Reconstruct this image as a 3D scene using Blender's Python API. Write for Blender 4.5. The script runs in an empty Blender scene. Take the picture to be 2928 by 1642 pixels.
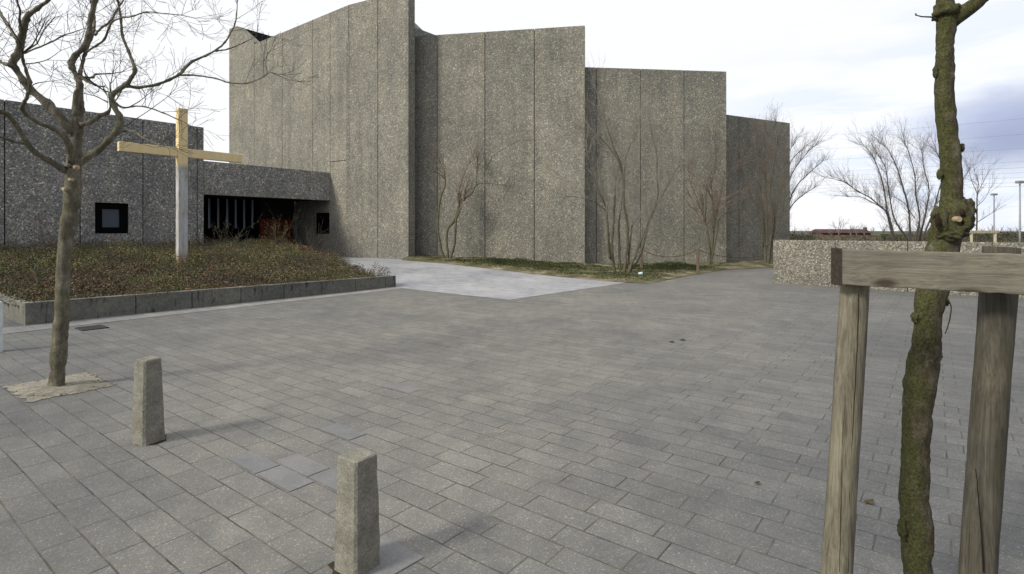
import bpy, math, random
import numpy as np
from mathutils import Vector, Matrix, noise as mn

# ------------------------------------------------------------------ camera, sky, sun
sc = bpy.context.scene
COL = sc.collection
EYE = 1.6
cam_d = bpy.data.cameras.new('camera')
cam = bpy.data.objects.new('camera', cam_d); COL.objects.link(cam)
cam.location = (0, 0, EYE); cam.rotation_euler = (math.pi/2, 0, 0)
cam_d.sensor_width = 36.0; cam_d.lens = 36.0*1575/2928
cam_d.shift_y = -(821-659)/2928
cam_d.clip_start = 0.05; cam_d.clip_end = 3000
sc.camera = cam
sc.view_settings.view_transform = 'Standard'; sc.view_settings.look = 'None'
sc.view_settings.gamma = 1; sc.view_settings.exposure = 0.0

SUN_AZ = math.radians(34); SUN_EL = math.radians(36)
sun_d = bpy.data.lights.new('sun', 'SUN'); sun_d.energy = 2.8; sun_d.angle = math.radians(12); sun_d.color = (1, .94, .81)
sun = bpy.data.objects.new('sun', sun_d); COL.objects.link(sun); sun.location = (-20, -20, 30)
L = Vector((math.cos(SUN_AZ)*math.cos(SUN_EL), math.sin(SUN_AZ)*math.cos(SUN_EL), -math.sin(SUN_EL)))
sun.rotation_euler = L.to_track_quat('-Z', 'Y').to_euler()

class NT:
    def __init__(s, tree): s.t = tree; s.n = tree.nodes; s.l = tree.links
    def new(s, typ, **kw):
        n = s.n.new(typ)
        for k, v in kw.items():
            if k.startswith('_'): setattr(n, k[1:], v)
            else:
                key = int(k[1:]) if k[0] == 'i' and k[1:].isdigit() else k.replace('__', ' ')
                if isinstance(v, bpy.types.NodeSocket): s.l.new(v, n.inputs[key])
                else: n.inputs[key].default_value = v
        return n
    def math(s, op, a, b=0.0, c=0.0, clamp=False):
        n = s.n.new('ShaderNodeMath'); n.operation = op; n.use_clamp = clamp
        for i, v in enumerate((a, b, c)):
            if isinstance(v, bpy.types.NodeSocket): s.l.new(v, n.inputs[i])
            else: n.inputs[i].default_value = v
        return n.outputs[0]
    def ramp(s, fac, stops, interp='LINEAR'):
        n = s.n.new('ShaderNodeValToRGB'); s.l.new(fac, n.inputs[0]); cr = n.color_ramp; cr.interpolation = interp
        while len(cr.elements) < len(stops): cr.elements.new(0.5)
        for e, (p, c) in zip(cr.elements, stops):
            e.position = p; e.color = (c[0], c[1], c[2], 1) if hasattr(c, '__len__') else (c, c, c, 1)
        return n.outputs[0]
    def mix(s, fac, a, b, mode='MIX'):
        n = s.n.new('ShaderNodeMix'); n.data_type = 'RGBA'; n.blend_type = mode
        for i, v in ((0, fac), (6, a), (7, b)):
            if isinstance(v, bpy.types.NodeSocket): s.l.new(v, n.inputs[i])
            else: n.inputs[i].default_value = v if i == 0 else ((v[0], v[1], v[2], 1) if hasattr(v, '__len__') else (v, v, v, 1))
        return n.outputs[2]
    def noise(s, vec, scale, detail=4, rough=.55, dist=0):
        return s.new('ShaderNodeTexNoise', Vector=vec, Scale=scale, Detail=detail, Roughness=rough, Distortion=dist)
    def map(s, vec, scale=(1, 1, 1), rot=(0, 0, 0), loc=(0, 0, 0)):
        return s.new('ShaderNodeMapping', Vector=vec, Scale=scale, Rotation=rot, Location=loc).outputs[0]

world = bpy.data.worlds.new('World'); sc.world = world; world.use_nodes = True
w = NT(world.node_tree); w.n.clear()
out = w.new('ShaderNodeOutputWorld')
skyt = w.new('ShaderNodeTexSky'); skyt.sky_type = 'NISHITA'; skyt.sun_disc = False
skyt.sun_elevation = SUN_EL; skyt.sun_rotation = math.radians(236)
bg_sky = w.new('ShaderNodeBackground', Color=skyt.outputs[0], Strength=0.10)
tc = w.new('ShaderNodeTexCoord').outputs['Generated']
sep = w.new('ShaderNodeSeparateXYZ', Vector=tc)
nz = w.noise(w.map(tc, scale=(1, 1, 3.2)), 2.2, 6, .6)
nz2 = w.noise(w.map(tc, scale=(1, 1, 4.5), loc=(3, 1, 2)), 3.4, 5, .6, .3)
def dirmask(v, r0, r1):   # soft spot in a compass direction of the sky
    dv = w.new('ShaderNodeVectorMath', _operation='SUBTRACT', i0=w.map(tc, scale=(1, 1, 1.9)), i1=(v[0], v[1], v[2]*1.9))
    ln = w.new('ShaderNodeVectorMath', _operation='LENGTH', i0=dv.outputs[0]).outputs['Value']
    ln = w.math('ADD', ln, w.math('MULTIPLY', w.math('SUBTRACT', nz.outputs[0], .5), .32))
    m = w.new('ShaderNodeMapRange', Value=ln, i1=r0, i2=r1, i3=1.0, i4=0.0); m.interpolation_type = 'SMOOTHSTEP'
    return m.outputs[0]
def ddir(x, y):
    v = Vector((x-1288, 1386, 580-y)); v.normalize(); return v
blue = dirmask(ddir(2420, 440), .08, .62)
def cloudspot(v, zs, r0, r1, wob):
    dv = w.new('ShaderNodeVectorMath', _operation='SUBTRACT', i0=w.map(tc, scale=(1, 1, zs)), i1=(v[0], v[1], v[2]*zs))
    ln = w.new('ShaderNodeVectorMath', _operation='LENGTH', i0=dv.outputs[0]).outputs['Value']
    n8 = w.noise(w.map(tc, scale=(1, 1, 2.5)), 9, 6, .6, .3).outputs[0]
    ln = w.math('ADD', ln, w.math('MULTIPLY', w.math('SUBTRACT', n8, .5), wob))
    m = w.new('ShaderNodeMapRange', Value=ln, i1=r0, i2=r1, i3=1.0, i4=0.0); m.interpolation_type = 'SMOOTHSTEP'
    return m.outputs[0]
dark = cloudspot(ddir(2600, 325), 2.1, .03, .16, .10)
dark2 = cloudspot(ddir(2440, 290), 3.0, .0, .12, .10)
cl = w.ramp(nz2.outputs[0], [(.42, (.76, .83, .97)), (.55, (.95, .965, 1.0))])
white = w.mix(w.math('MULTIPLY', nz2.outputs[0], .06), (.965, .968, .985), (1, 1, 1))
c1 = w.mix(blue, white, cl)
c2 = w.mix(w.math('MULTIPLY', dark, .95), c1, (.33, .37, .55))
c2 = w.mix(w.math('MULTIPLY', dark2, .45), c2, (.55, .60, .82))
side = w.new('ShaderNodeVectorMath', _operation='DOT_PRODUCT', i0=tc, i1=(.788, -.616, 0)).outputs['Value']   # unseen sky right and behind the camera, dimmed to darken right-hand faces
sidem = w.new('ShaderNodeMapRange', Value=w.math('ADD', side, w.math('MULTIPLY', w.math('SUBTRACT', nz.outputs[0], .5), .3)), i1=.20, i2=.72); sidem.interpolation_type = 'SMOOTHSTEP'
c2 = w.mix(w.math('MULTIPLY', sidem.outputs[0], .80), c2, (.28, .30, .36))
bg_cl = w.new('ShaderNodeBackground', Color=c2, Strength=1.12)
ms = w.new('ShaderNodeMixShader', i0=.90); w.l.new(bg_sky.outputs[0], ms.inputs[1]); w.l.new(bg_cl.outputs[0], ms.inputs[2])
w.l.new(ms.outputs[0], out.inputs[0])

# ------------------------------------------------------------------ helpers
rng = np.random.default_rng(7)
R = random.Random(11)
F = 1386.0
def P(x, y, Y):            # a point of the place at distance Y, read off the photograph
    return np.array([(x-1288)*Y/F, Y, EYE-(y-580)*Y/F])
def sm(t): t = min(1, max(0, t)); return t*t*(3-2*t)
def g(x, y): return .28*sm((y-14)/11)*sm((5-x)/8)

def mesh_obj(name, verts, faces, mat, parent=None, smooth=False, attr=None):
    me = bpy.data.meshes.new(name)
    v = np.asarray(verts, dtype=np.float64)
    if parent is not None: v = v - np.array(parent.location)
    me.from_pydata(v.tolist(), [], [tuple(f) for f in faces])
    if mat is not None:
        for m in (mat if isinstance(mat, (list, tuple)) else [mat]): me.materials.append(m)
    if smooth: me.polygons.foreach_set('use_smooth', [True]*len(me.polygons))
    if attr is not None:
        a = me.attributes.new('tint', 'FLOAT', 'FACE'); a.data.foreach_set('value', np.asarray(attr, dtype=np.float32))
    me.update()
    o = bpy.data.objects.new(name, me); COL.objects.link(o)
    if parent is not None: o.parent = parent
    return o
def thing(name, loc, label, cat, group=None):
    o = bpy.data.objects.new(name, None); COL.objects.link(o); o.location = loc; o.empty_display_size = .2
    o['label'] = label; o['category'] = cat
    if group: o['group'] = group
    return o
def tag(o, label=None, cat=None, group=None, kind=None):
    if label: o['label'] = label
    if cat: o['category'] = cat
    if group: o['group'] = group
    if kind: o['kind'] = kind
    return o

class MB:
    def __init__(s): s.v = []; s.f = []; s.a = []
    def quadbox(s, bot, top, tint=0.0):      # two rings of n points
        n = len(bot); b = len(s.v)
        s.v += [tuple(p) for p in bot] + [tuple(p) for p in top]
        s.f.append(tuple(b+i for i in reversed(range(n)))); s.f.append(tuple(b+n+i for i in range(n)))
        for i in range(n): s.f.append((b+i, b+(i+1) % n, b+n+(i+1) % n, b+n+i))
        s.a += [tint]*(n+2)
    def box(s, o, d, a0, a1, b0, b1, z0, z1, ztop=None):   # o origin xy, d unit dir xy; a along d, b along left normal
        nx, ny = -d[1], d[0]
        c = [(a0, b0), (a1, b0), (a1, b1), (a0, b1)]
        pt = lambda a, b, z: (o[0]+d[0]*a+nx*b, o[1]+d[1]*a+ny*b, z)
        zt = ztop or (z1, z1)
        s.quadbox([pt(a, b, z0) for a, b in c], [pt(a, b, zt[0] if i in (0, 3) else zt[1]) for i, (a, b) in enumerate(c)])
    def build(s, name, mat, parent=None, smooth=False): return mesh_obj(name, s.v, s.f, mat, parent, smooth)
def bevel(o, wdt, seg=2, angle=35):
    m = o.modifiers.new('bevel', 'BEVEL'); m.width = wdt; m.segments = seg; m.limit_method = 'ANGLE'; m.angle_limit = math.radians(angle)
    return o

def tube_into(V, Fc, pts, rad, sides=5, cap=True, wob=0.0):
    pts = np.asarray(pts, float); n = len(pts)
    t = np.gradient(pts, axis=0); t /= (np.linalg.norm(t, axis=1, keepdims=True)+1e-9)
    ref = np.array([0.0, 1.0, 0.0]) if abs(t[0][1]) < .8 else np.array([1.0, 0, 0])
    u = np.cross(t[0], ref); u /= np.linalg.norm(u)
    ang = np.linspace(0, 2*math.pi, sides, endpoint=False)
    b = len(V)
    for i in range(n):
        u = u - t[i]*np.dot(u, t[i]); u /= (np.linalg.norm(u)+1e-9); v = np.cross(t[i], u)
        for k, a in enumerate(ang):
            r = rad[i]
            if wob:
                q = pts[i]+(u*math.cos(a)+v*math.sin(a))*r
                r *= 1+wob*mn.noise(Vector((q[0]*9, q[1]*9, q[2]*4)))+wob*.6*mn.noise(Vector((q[0]*28, q[1]*28, q[2]*14)))
            V.append(tuple(pts[i]+(u*math.cos(a)+v*math.sin(a))*r))
    for i in range(n-1):
        for k in range(sides):
            k2 = (k+1) % sides
            Fc.append((b+i*sides+k, b+i*sides+k2, b+(i+1)*sides+k2, b+(i+1)*sides+k))
    if cap and sides >= 3:
        Fc.append(tuple(b+k for k in reversed(range(sides)))); Fc.append(tuple(b+(n-1)*sides+k for k in range(sides)))
def resample(pts, rad, step, bulge=0):
    pts = np.asarray(pts, float); rad = np.asarray(rad, float)
    # Catmull-Rom through the traced points
    P0 = np.vstack([2*pts[0]-pts[1], pts, 2*pts[-1]-pts[-2]]); o = []; rr = []
    for i in range(len(pts)-1):
        d = np.linalg.norm(pts[i+1]-pts[i]); k = max(1, int(round(d/step)))
        for j in range(k):
            s = j/k; a, b, c, e = P0[i], P0[i+1], P0[i+2], P0[i+3]
            o.append(.5*((2*b)+(-a+c)*s+(2*a-5*b+4*c-e)*s*s+(-a+3*b-3*c+e)*s**3)); bd_ = min(s, 1-s)*d; r_ = rad[i]*(1-s)+rad[i+1]*s; rr.append(r_*(1+bulge*math.exp(-(bd_/(1.3*r_+1e-6))**2)))
    o.append(pts[-1]); rr.append(rad[-1])
    return np.array(o), np.array(rr)

# ------------------------------------------------------------------ materials
def mat(name, rough=.9):
    m = bpy.data.materials.new(name); m.use_nodes = True; t = NT(m.node_tree)
    b = t.n['Principled BSDF']; b.inputs['Roughness'].default_value = rough; b.inputs['Specular IOR Level'].default_value = .25
    return m, t, b
def pos(t): return t.new('ShaderNodeNewGeometry').outputs['Position']
def bump(t, b, h, strength=.5, dist=.01):
    n = t.new('ShaderNodeBump', Height=h, Strength=strength, Distance=dist); t.l.new(n.outputs[0], b.inputs['Normal'])

def aggregate(name, stops, sc1, sc2, tone=1.0, stain=.35, bumpd=.02, streak=True):
    m, t, b = mat(name, .92); p = pos(t)
    v1 = t.new('ShaderNodeTexVoronoi', Vector=p, Scale=sc1); v2 = t.new('ShaderNodeTexVoronoi', Vector=p, Scale=sc2)
    s1 = t.new('ShaderNodeSeparateColor', Color=v1.outputs['Color']); s2 = t.new('ShaderNodeSeparateColor', Color=v2.outputs['Color'])
    c1 = t.ramp(s1.outputs[0], stops, 'CONSTANT'); c2 = t.ramp(s2.outputs[1], stops, 'CONSTANT')
    c = t.mix(.45, c1, c2)
    edge = t.ramp(v1.outputs['Distance'], [(.35, (1, 1, 1)), (.8, (.82, .80, .78))])
    c = t.mix(1.0, c, edge, 'MULTIPLY')
    big = t.noise(p, .35, 5, .6).outputs[0]
    c = t.mix(1.0, c, t.ramp(big, [(.3, (1-stain,)*3), (.7, (1.12, 1.1, 1.06))]), 'MULTIPLY')
    if streak:
        st = t.noise(t.map(p, scale=(1.6, 1.6, .09)), 1.5, 5, .65).outputs[0]
        c = t.mix(1.0, c, t.ramp(st, [(.30, (.85, .855, .86)), (.48, (1, 1, 1)), (.70, (1.16, 1.13, 1.06))]), 'MULTIPLY')
        med = t.noise(p, 2.5, 4, .6).outputs[0]
        c = t.mix(1.0, c, t.ramp(med, [(.3, (.85, .86, .87)), (.7, (1.12, 1.1, 1.07))]), 'MULTIPLY')
    c = t.mix(1.0, c, (tone, tone, tone), 'MULTIPLY')
    t.l.new(c, b.inputs['Base Color'])
    bump(t, b, t.math('SUBTRACT', 1.0, v1.outputs['Distance']), .6, bumpd)
    return m
wall_stops = [(0, (.11, .112, .105)), (.16, (.175, .174, .157)), (.34, (.222, .216, .19)), (.52, (.16, .168, .163)), (.66, (.28, .272, .238)), (.8, (.195, .18, .15)), (.9, (.37, .36, .32)), (.97, (.56, .55, .50))]
M_wall = aggregate('exposed_aggregate', wall_stops, 23, 50, 1.3, .26)
annex_stops = [(0, (.065, .07, .072)), (.2, (.125, .13, .132)), (.4, (.20, .20, .19)), (.6, (.115, .122, .125)), (.75, (.28, .28, .28)), (.88, (.18, .16, .14)), (.95, (.55, .56, .56))]
M_annex = aggregate('grey_aggregate', annex_stops, 22, 46, 1.8, .2)
low_stops = [(0, (.09, .088, .078)), (.2, (.20, .19, .155)), (.38, (.30, .285, .24)), (.55, (.16, .155, .14)), (.7, (.42, .405, .35)), (.84, (.25, .225, .18)), (.93, (.62, .61, .57))]
M_low = aggregate('pale_aggregate', low_stops, 30, 60, 1.0, .25, .02, False)

def simple(name, col, rough=.8, var=.25, scale=6, bumps=.3, metal=0):
    m, t, b = mat(name, rough); p = pos(t)
    n = t.noise(p, scale, 6, .6).outputs[0]
    c = t.mix(1.0, col, t.ramp(n, [(.3, (1-var,)*3), (.7, (1+var,)*3)]), 'MULTIPLY')
    t.l.new(c, b.inputs['Base Color']); b.inputs['Metallic'].default_value = metal
    if bumps: bump(t, b, n, bumps, .01)
    return m
M_joint = simple('dark_joint', (.035, .035, .033))
M_black = simple('black_frame', (.004, .004, .005), .8, .2, 5, 0); M_black.node_tree.nodes['Principled BSDF'].inputs['Specular IOR Level'].default_value = .04
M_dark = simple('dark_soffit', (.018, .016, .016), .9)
M_red = simple('red_door_paint', (.15, .010, .005), .45, .2, 3, .05)
M_steel = simple('brushed_steel', (.55, .55, .53), .35, .1, 9, .05, 1)
M_galv = simple('galvanised_steel', (.30, .31, .33), .5, .15, 9, .05, .3)
M_rope = simple('red_brown_rope', (.11, .055, .042), .9)
M_post = simple('reddish_post_wood', (.16, .125, .095), .9, .3, 14)
M_white = simple('white_bollard_paint', (.62, .67, .66), .6, .12, 12, .1)
M_roofb = simple('rusty_roof_tiles', (.085, .042, .032), .9, .2, 1)
M_brickb = simple('brown_brick', (.13, .075, .05), .9, .2, 1)
M_litter = simple('pale_plastic', (.55, .72, .74), .4, .1, 20, 0)
M_grate = simple('cast_iron', (.035, .033, .03), .6, .3, 30)
def glassy(name, col, rough=.08):
    m, t, b = mat(name, rough); b.inputs['Base Color'].default_value = (*col, 1); b.inputs['Specular IOR Level'].default_value = .9
    return m
M_glass = glassy('dark_window_glass', (.03, .045, .075), .05); M_glass.node_tree.nodes['Principled BSDF'].inputs['Specular IOR Level'].default_value = .55
M_glass2 = glassy('screen_glass', (.36, .47, .58), .25)  # pale blue base colour: the sky's reflection painted into the glass

# paving slabs: courses run at -37.6 degrees, 0.411 x 0.182
PA = math.radians(-37.6)
def paving_mat(name, tone, jointdark=.45, warm=(1, .99, .955), contrast=1.0, grid=True):
    m, t, b = mat(name, .85); p = pos(t)
    wob = t.noise(p, 7, 3, .5)
    pw = t.new('ShaderNodeVectorMath', _operation='MULTIPLY_ADD', i0=wob.outputs['Color'], i1=(.010, .010, 0), i2=p).outputs[0]
    rot = t.map(pw, rot=(0, 0, -PA))
    q = t.new('ShaderNodeVectorMath', _operation='SUBTRACT', i0=rot, i1=(-4.05, .74, 0)).outputs[0]
    br = t.new('ShaderNodeTexBrick', Vector=q, Color1=(.90, .902, .907, 1), Color2=(1.07, 1.067, 1.06, 1), Mortar=(1, 1, 1, 1), Scale=1.0)
    br.inputs['Mortar Size'].default_value = .0055; br.inputs['Mortar Smooth'].default_value = .35; br.inputs['Bias'].default_value = 0
    br.inputs['Brick Width'].default_value = .411; br.inputs['Row Height'].default_value = .182
    br.offset = .757; br.offset_frequency = 2; br.squash = 1
    v = t.new('ShaderNodeTexVoronoi', Vector=p, Scale=230); sv = t.new('ShaderNodeSeparateColor', Color=v.outputs['Color'])
    v2 = t.new('ShaderNodeTexVoronoi', Vector=p, Scale=110); sv2 = t.new('ShaderNodeSeparateColor', Color=v2.outputs['Color'])
    spk = t.ramp(sv.outputs[0], [(0, .84), (.35, .96), (.75, 1.04), (.95, 1.2), (.99, 1.9)], 'LINEAR')
    spk2 = t.ramp(sv2.outputs[0], [(0, .93), (.5, 1.0), (.95, 1.05), (.985, 1.5)], 'LINEAR')
    n1 = t.noise(p, .45, 5, .6).outputs[0]; n2 = t.noise(p, 3.5, 6, .65).outputs[0]; n3 = t.noise(t.map(p, loc=(9, 4, 0)), .9, 4, .6, .8).outputs[0]
    c = t.mix(1.0, tuple(tone*k for k in warm), br.outputs['Color'], 'MULTIPLY')
    c = t.mix(contrast, c, spk, 'MULTIPLY'); c = t.mix(contrast, c, spk2, 'MULTIPLY')
    c = t.mix(1.0, c, t.ramp(n1, [(.3, (.80, .81, .83)), (.7, (1.18, 1.16, 1.12))]), 'MULTIPLY')
    c = t.mix(1.0, c, t.ramp(n2, [(.28, (.82, .83, .84)), (.72, (1.14, 1.13, 1.11))]), 'MULTIPLY')
    c = t.mix(1.0, c, t.ramp(n3, [(.30, (.80, .81, .84)), (.45, (1, 1, 1))]), 'MULTIPLY')
    # worn paler track; darker, cooler sides are lens falloff painted into the colour
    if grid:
        sx = t.new('ShaderNodeSeparateXYZ', Vector=p); lane_falloff = t.math('ABSOLUTE', t.math('SUBTRACT', sx.outputs['X'], t.math('MULTIPLY_ADD', sx.outputs['Y'], .16, -1.7)))
        lane_falloff = t.math('DIVIDE', lane_falloff, t.math('MULTIPLY_ADD', sx.outputs['Y'], .85, .3)); lane_falloff = t.math('ADD', lane_falloff, t.math('MULTIPLY', t.math('SUBTRACT', n3, .5), .9))
        c = t.mix(1.0, c, t.ramp(lane_falloff, [(.15, (1.15, 1.135, 1.10)), (.95, (.80, .82, .85))]), 'MULTIPLY')
    # whitish scuffs
    n4 = t.noise(t.map(p, rot=(0, 0, .9), scale=(1, 3.2, 1)), 4.2, 5, .75).outputs[0]
    c = t.mix(t.ramp(n4, [(.69, 0.0), (.78, .4)]), c, (.40, .40, .39))
    jn = t.noise(p, 5.5, 4, .7).outputs[0]
    jc = t.ramp(t.noise(p, 2.2, 3, .6).outputs[0], [(.40, (.045, .043, .036)), (.62, (.12, .11, .085)), (.74, (.30, .28, .23))])
    fac = t.math('MULTIPLY', br.outputs['Fac'], t.ramp(jn, [(.30, jointdark*.35), (.58, jointdark), (.75, 1.0)]))
    if grid: c = t.mix(fac, c, jc)
    t.l.new(c, b.inputs['Base Color'])
    h = t.math('SUBTRACT', t.math('MULTIPLY', n2, .3), t.math('MULTIPLY', br.outputs['Fac'], .8 if grid else 0))
    bump(t, b, t.math('ADD', h, t.math('MULTIPLY', sv.outputs[0], .15)), .45, .006)
    return m
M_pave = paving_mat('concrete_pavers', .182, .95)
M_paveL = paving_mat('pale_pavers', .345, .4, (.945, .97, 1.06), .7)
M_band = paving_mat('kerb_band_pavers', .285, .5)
M_slab = paving_mat('smooth_blue_slab', .222, .1, (.985, .99, 1.01), .4, False)

def soil_mat(name, a, b_, c_):
    m, t, b = mat(name, .95); p = pos(t)
    n = t.noise(p, 1.1, 6, .65).outputs[0]; n2 = t.noise(p, 14, 5, .7).outputs[0]
    c = t.ramp(n, [(.38, a), (.52, b_), (.66, c_)]); c = t.mix(1.0, c, t.ramp(n2, [(.3, (.62,)*3), (.7, (1.35,)*3)]), 'MULTIPLY')
    t.l.new(c, b.inputs['Base Color']); bump(t, b, n2, .9, .03); return m
M_soil = soil_mat('sandy_soil_with_moss', (.085, .095, .04), (.17, .15, .085), (.36, .31, .22))
M_sand = soil_mat('sand', (.15, .14, .115), (.25, .235, .19), (.31, .295, .245))
M_bedsoil = soil_mat('dark_bed_soil', (.035, .028, .018), (.05, .04, .025), (.07, .055, .035))
M_field = soil_mat('rough_field_grass', (.05, .06, .025), (.075, .08, .035), (.11, .10, .055))

def leaf_mat(name, stops):
    m, t, b = mat(name, .8)
    a = t.new('ShaderNodeAttribute'); a.attribute_name = 'tint'
    c = t.ramp(a.outputs['Fac'], stops)
    t.l.new(c, b.inputs['Base Color']); return m
M_cover = leaf_mat('cotoneaster_leaves', [(0, (.05, .04, .026)), (.25, (.135, .098, .060)), (.45, (.125, .112, .052)), (.62, (.085, .115, .036)), (.80, (.15, .17, .06)), (.92, (.29, .23, .15)), (1, (.30, .07, .03))])
M_green = leaf_mat('green_leaves', [(0, (.016, .022, .008)), (.5, (.042, .055, .018)), (.85, (.08, .095, .03)), (1, (.16, .15, .07))])
M_hedge = leaf_mat('distant_hedge_leaves', [(0, (.035, .038, .024)), (.5, (.070, .072, .046)), (1, (.14, .115, .085))])

def bark_mat(name, cols, scale=1.0, moss=None, ms=.85):
    m, t, b = mat(name, .9); p = pos(t)
    n = t.noise(t.map(p, scale=(1, 1, .45)), 16*scale, 7, .7).outputs[0]; n2 = t.noise(p, 3.2*scale, 5, .6, .5).outputs[0]; n3 = t.noise(p, 60*scale, 4, .6).outputs[0]
    c = t.ramp(n, [(.25, cols[0]), (.5, cols[1]), (.75, cols[2])])
    c = t.mix(1.0, c, t.ramp(n3, [(.3, (.75,)*3), (.7, (1.25,)*3)]), 'MULTIPLY')
    if moss:
        f = t.ramp(n2, [(.42, 0.0), (.60, ms)]); c = t.mix(f, c, moss)
        f2 = t.ramp(t.noise(t.map(p, loc=(5, 5, 5)), 6*scale, 6, .7).outputs[0], [(.60, 0.0), (.72, .55)]); c = t.mix(f2, c, (.24, .25, .20))
    t.l.new(c, b.inputs['Base Color']); bump(t, b, t.math('ADD', n, t.math('MULTIPLY', n3, .4)), .8, .012/scale)
    return m
M_bark = bark_mat('plane_bark', [(.035, .032, .024), (.135, .122, .09), (.32, .295, .23)], 1, (.10, .095, .045), .35)
M_branch = bark_mat('branch_bark', [(.022, .020, .016), (.055, .050, .036), (.11, .10, .075)])
M_twig = bark_mat('dark_twigs', [(.05, .045, .038), (.085, .075, .06), (.13, .115, .09)])
def near_bark():
    m, t, b = mat('mossy_bark', .92); p = pos(t)
    n = t.noise(t.map(p, scale=(1, 1, .5)), 30, 8, .72).outputs[0]; n2 = t.noise(p, 9, 6, .65, .6).outputs[0]; n3 = t.noise(p, 110, 5, .65).outputs[0]
    v = t.new('ShaderNodeTexVoronoi', Vector=t.new('ShaderNodeVectorMath', _operation='MULTIPLY_ADD', i0=t.noise(p, 14, 4, .6).outputs['Color'], i1=(.05, .05, .05), i2=t.map(p, scale=(1, 1, .55))).outputs[0], Scale=34); v.feature = 'DISTANCE_TO_EDGE'
    c = t.ramp(n, [(.28, (.026, .021, .014)), (.48, (.075, .063, .040)), (.7, (.15, .135, .095))])
    nx = t.new('ShaderNodeSeparateXYZ', Vector=t.new('ShaderNodeNewGeometry').outputs['Normal']).outputs['X']
    side_ = t.math('ADD', t.math('MULTIPLY', nx, -.22), n2)
    f = t.ramp(side_, [(.47, 0.0), (.64, .72)])
    c = t.mix(f, c, t.ramp(n3, [(.3, (.036, .042, .012)), (.7, (.095, .102, .030))]))
    f2 = t.ramp(t.noise(t.map(p, loc=(5, 5, 5)), 13, 6, .7).outputs[0], [(.60, 0.0), (.68, .6)]); c = t.mix(f2, c, (.21, .21, .17))
    c = t.mix(t.ramp(v.outputs['Distance'], [(.0, .28), (.03, 0.0)]), c, (.03, .025, .016))
    c = t.mix(1.0, c, t.ramp(n3, [(.3, (.7,)*3), (.7, (1.3,)*3)]), 'MULTIPLY')
    t.l.new(c, b.inputs['Base Color'])
    h = t.math('ADD', t.math('ADD', n, t.math('MULTIPLY', n3, .45)), t.math('MULTIPLY', t.ramp(v.outputs['Distance'], [(0, 0.0), (.05, 1.0)]), .12))
    bump(t, b, h, .95, .012); return m
M_moss = near_bark()
M_unused = bark_mat('mossy_bark', [(.022, .018, .013), (.070, .062, .040), (.13, .12, .085)], 1.6, (.075, .088, .018), .75)
M_shrubb = bark_mat('shrub_stems', [(.06, .05, .035), (.12, .108, .075), (.20, .18, .135)], 1, (.12, .115, .06), .4)
M_pale = bark_mat('pale_twigs', [(.15, .135, .115), (.23, .21, .18), (.32, .295, .26)])
M_redtw = bark_mat('reddish_twigs', [(.085, .065, .052), (.135, .105, .085), (.20, .165, .135)])
M_fartw = bark_mat('far_twigs', [(.11, .10, .115), (.16, .145, .16), (.22, .20, .21)])
M_cut = simple('pruned_heartwood', (.42, .33, .22), .8, .2, 30)
M_wound = simple('rotten_wound', (.028, .017, .011), .95, .5, 50, .6)

def wood_mat(name, cols, axis_rot=(0, 0, 0), stretch=(1, 1, .06), sc_=38, knots=True, green=None, knsc=(8, 8, 2.4)):
    m, t, b = mat(name, .85); tcn = t.new('ShaderNodeTexCoord').outputs['Object']
    pv = t.map(tcn, rot=axis_rot)
    kn = t.new('ShaderNodeTexVoronoi', Vector=t.map(pv, scale=knsc), Scale=1.0)
    kd = kn.outputs['Distance']
    warp = t.math('MULTIPLY', t.math('SUBTRACT', .5, kd), .03)
    pv2 = t.new('ShaderNodeVectorMath', _operation='MULTIPLY_ADD', i0=(1, 1, 0), i1=t.new('ShaderNodeCombineXYZ', X=warp, Y=warp).outputs[0], i2=t.map(pv, scale=stretch)).outputs[0]
    n = t.math('ADD', t.math('MULTIPLY', t.noise(pv2, sc_, 8, .75, .3).outputs[0], .6), t.math('MULTIPLY', t.noise(pv2, sc_*4.5, 6, .7).outputs[0], .4)); n2 = t.noise(pv, 5, 4, .6).outputs[0]
    c = t.ramp(n, [(.34, cols[0]), (.48, cols[1]), (.62, cols[2])])
    c = t.mix(1.0, c, t.ramp(n2, [(.3, (.72, .73, .74)), (.7, (1.18, 1.16, 1.12))]), 'MULTIPLY')
    if knots: c = t.mix(t.ramp(kd, [(.09, .85), (.17, 0.0)]), c, (.035, .024, .015))
    if green: c = t.mix(t.ramp(t.noise(t.map(pv, loc=(3, 3, 3)), 3.5, 4, .6).outputs[0], [(.5, 0.0), (.68, .7)]), c, green)
    t.l.new(c, b.inputs['Base Color']); bump(t, b, n, .7, .006); return m
M_stakeA = wood_mat('weathered_pine_stake', [(.07, .060, .042), (.17, .155, .115), (.28, .26, .20)])
M_stakeB = wood_mat('dark_weathered_stake', [(.030, .027, .021), (.075, .068, .052), (.13, .12, .10)], green=(.06, .058, .022))
M_crack = simple('split_in_wood', (.012, .009, .007))
def gold_mat():
    m, t, b = mat('golden_beam', .55); p = pos(t)
    n = t.noise(t.map(p, scale=(1, 1, .25)), 9, 6, .65).outputs[0]
    gold = t.ramp(n, [(.3, (.78, .60, .31)), (.6, (.86, .70, .40)), (.8, (.90, .78, .50))])
    t.l.new(gold, b.inputs['Base Color']); bump(t, b, n, .2, .006); return m
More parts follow.
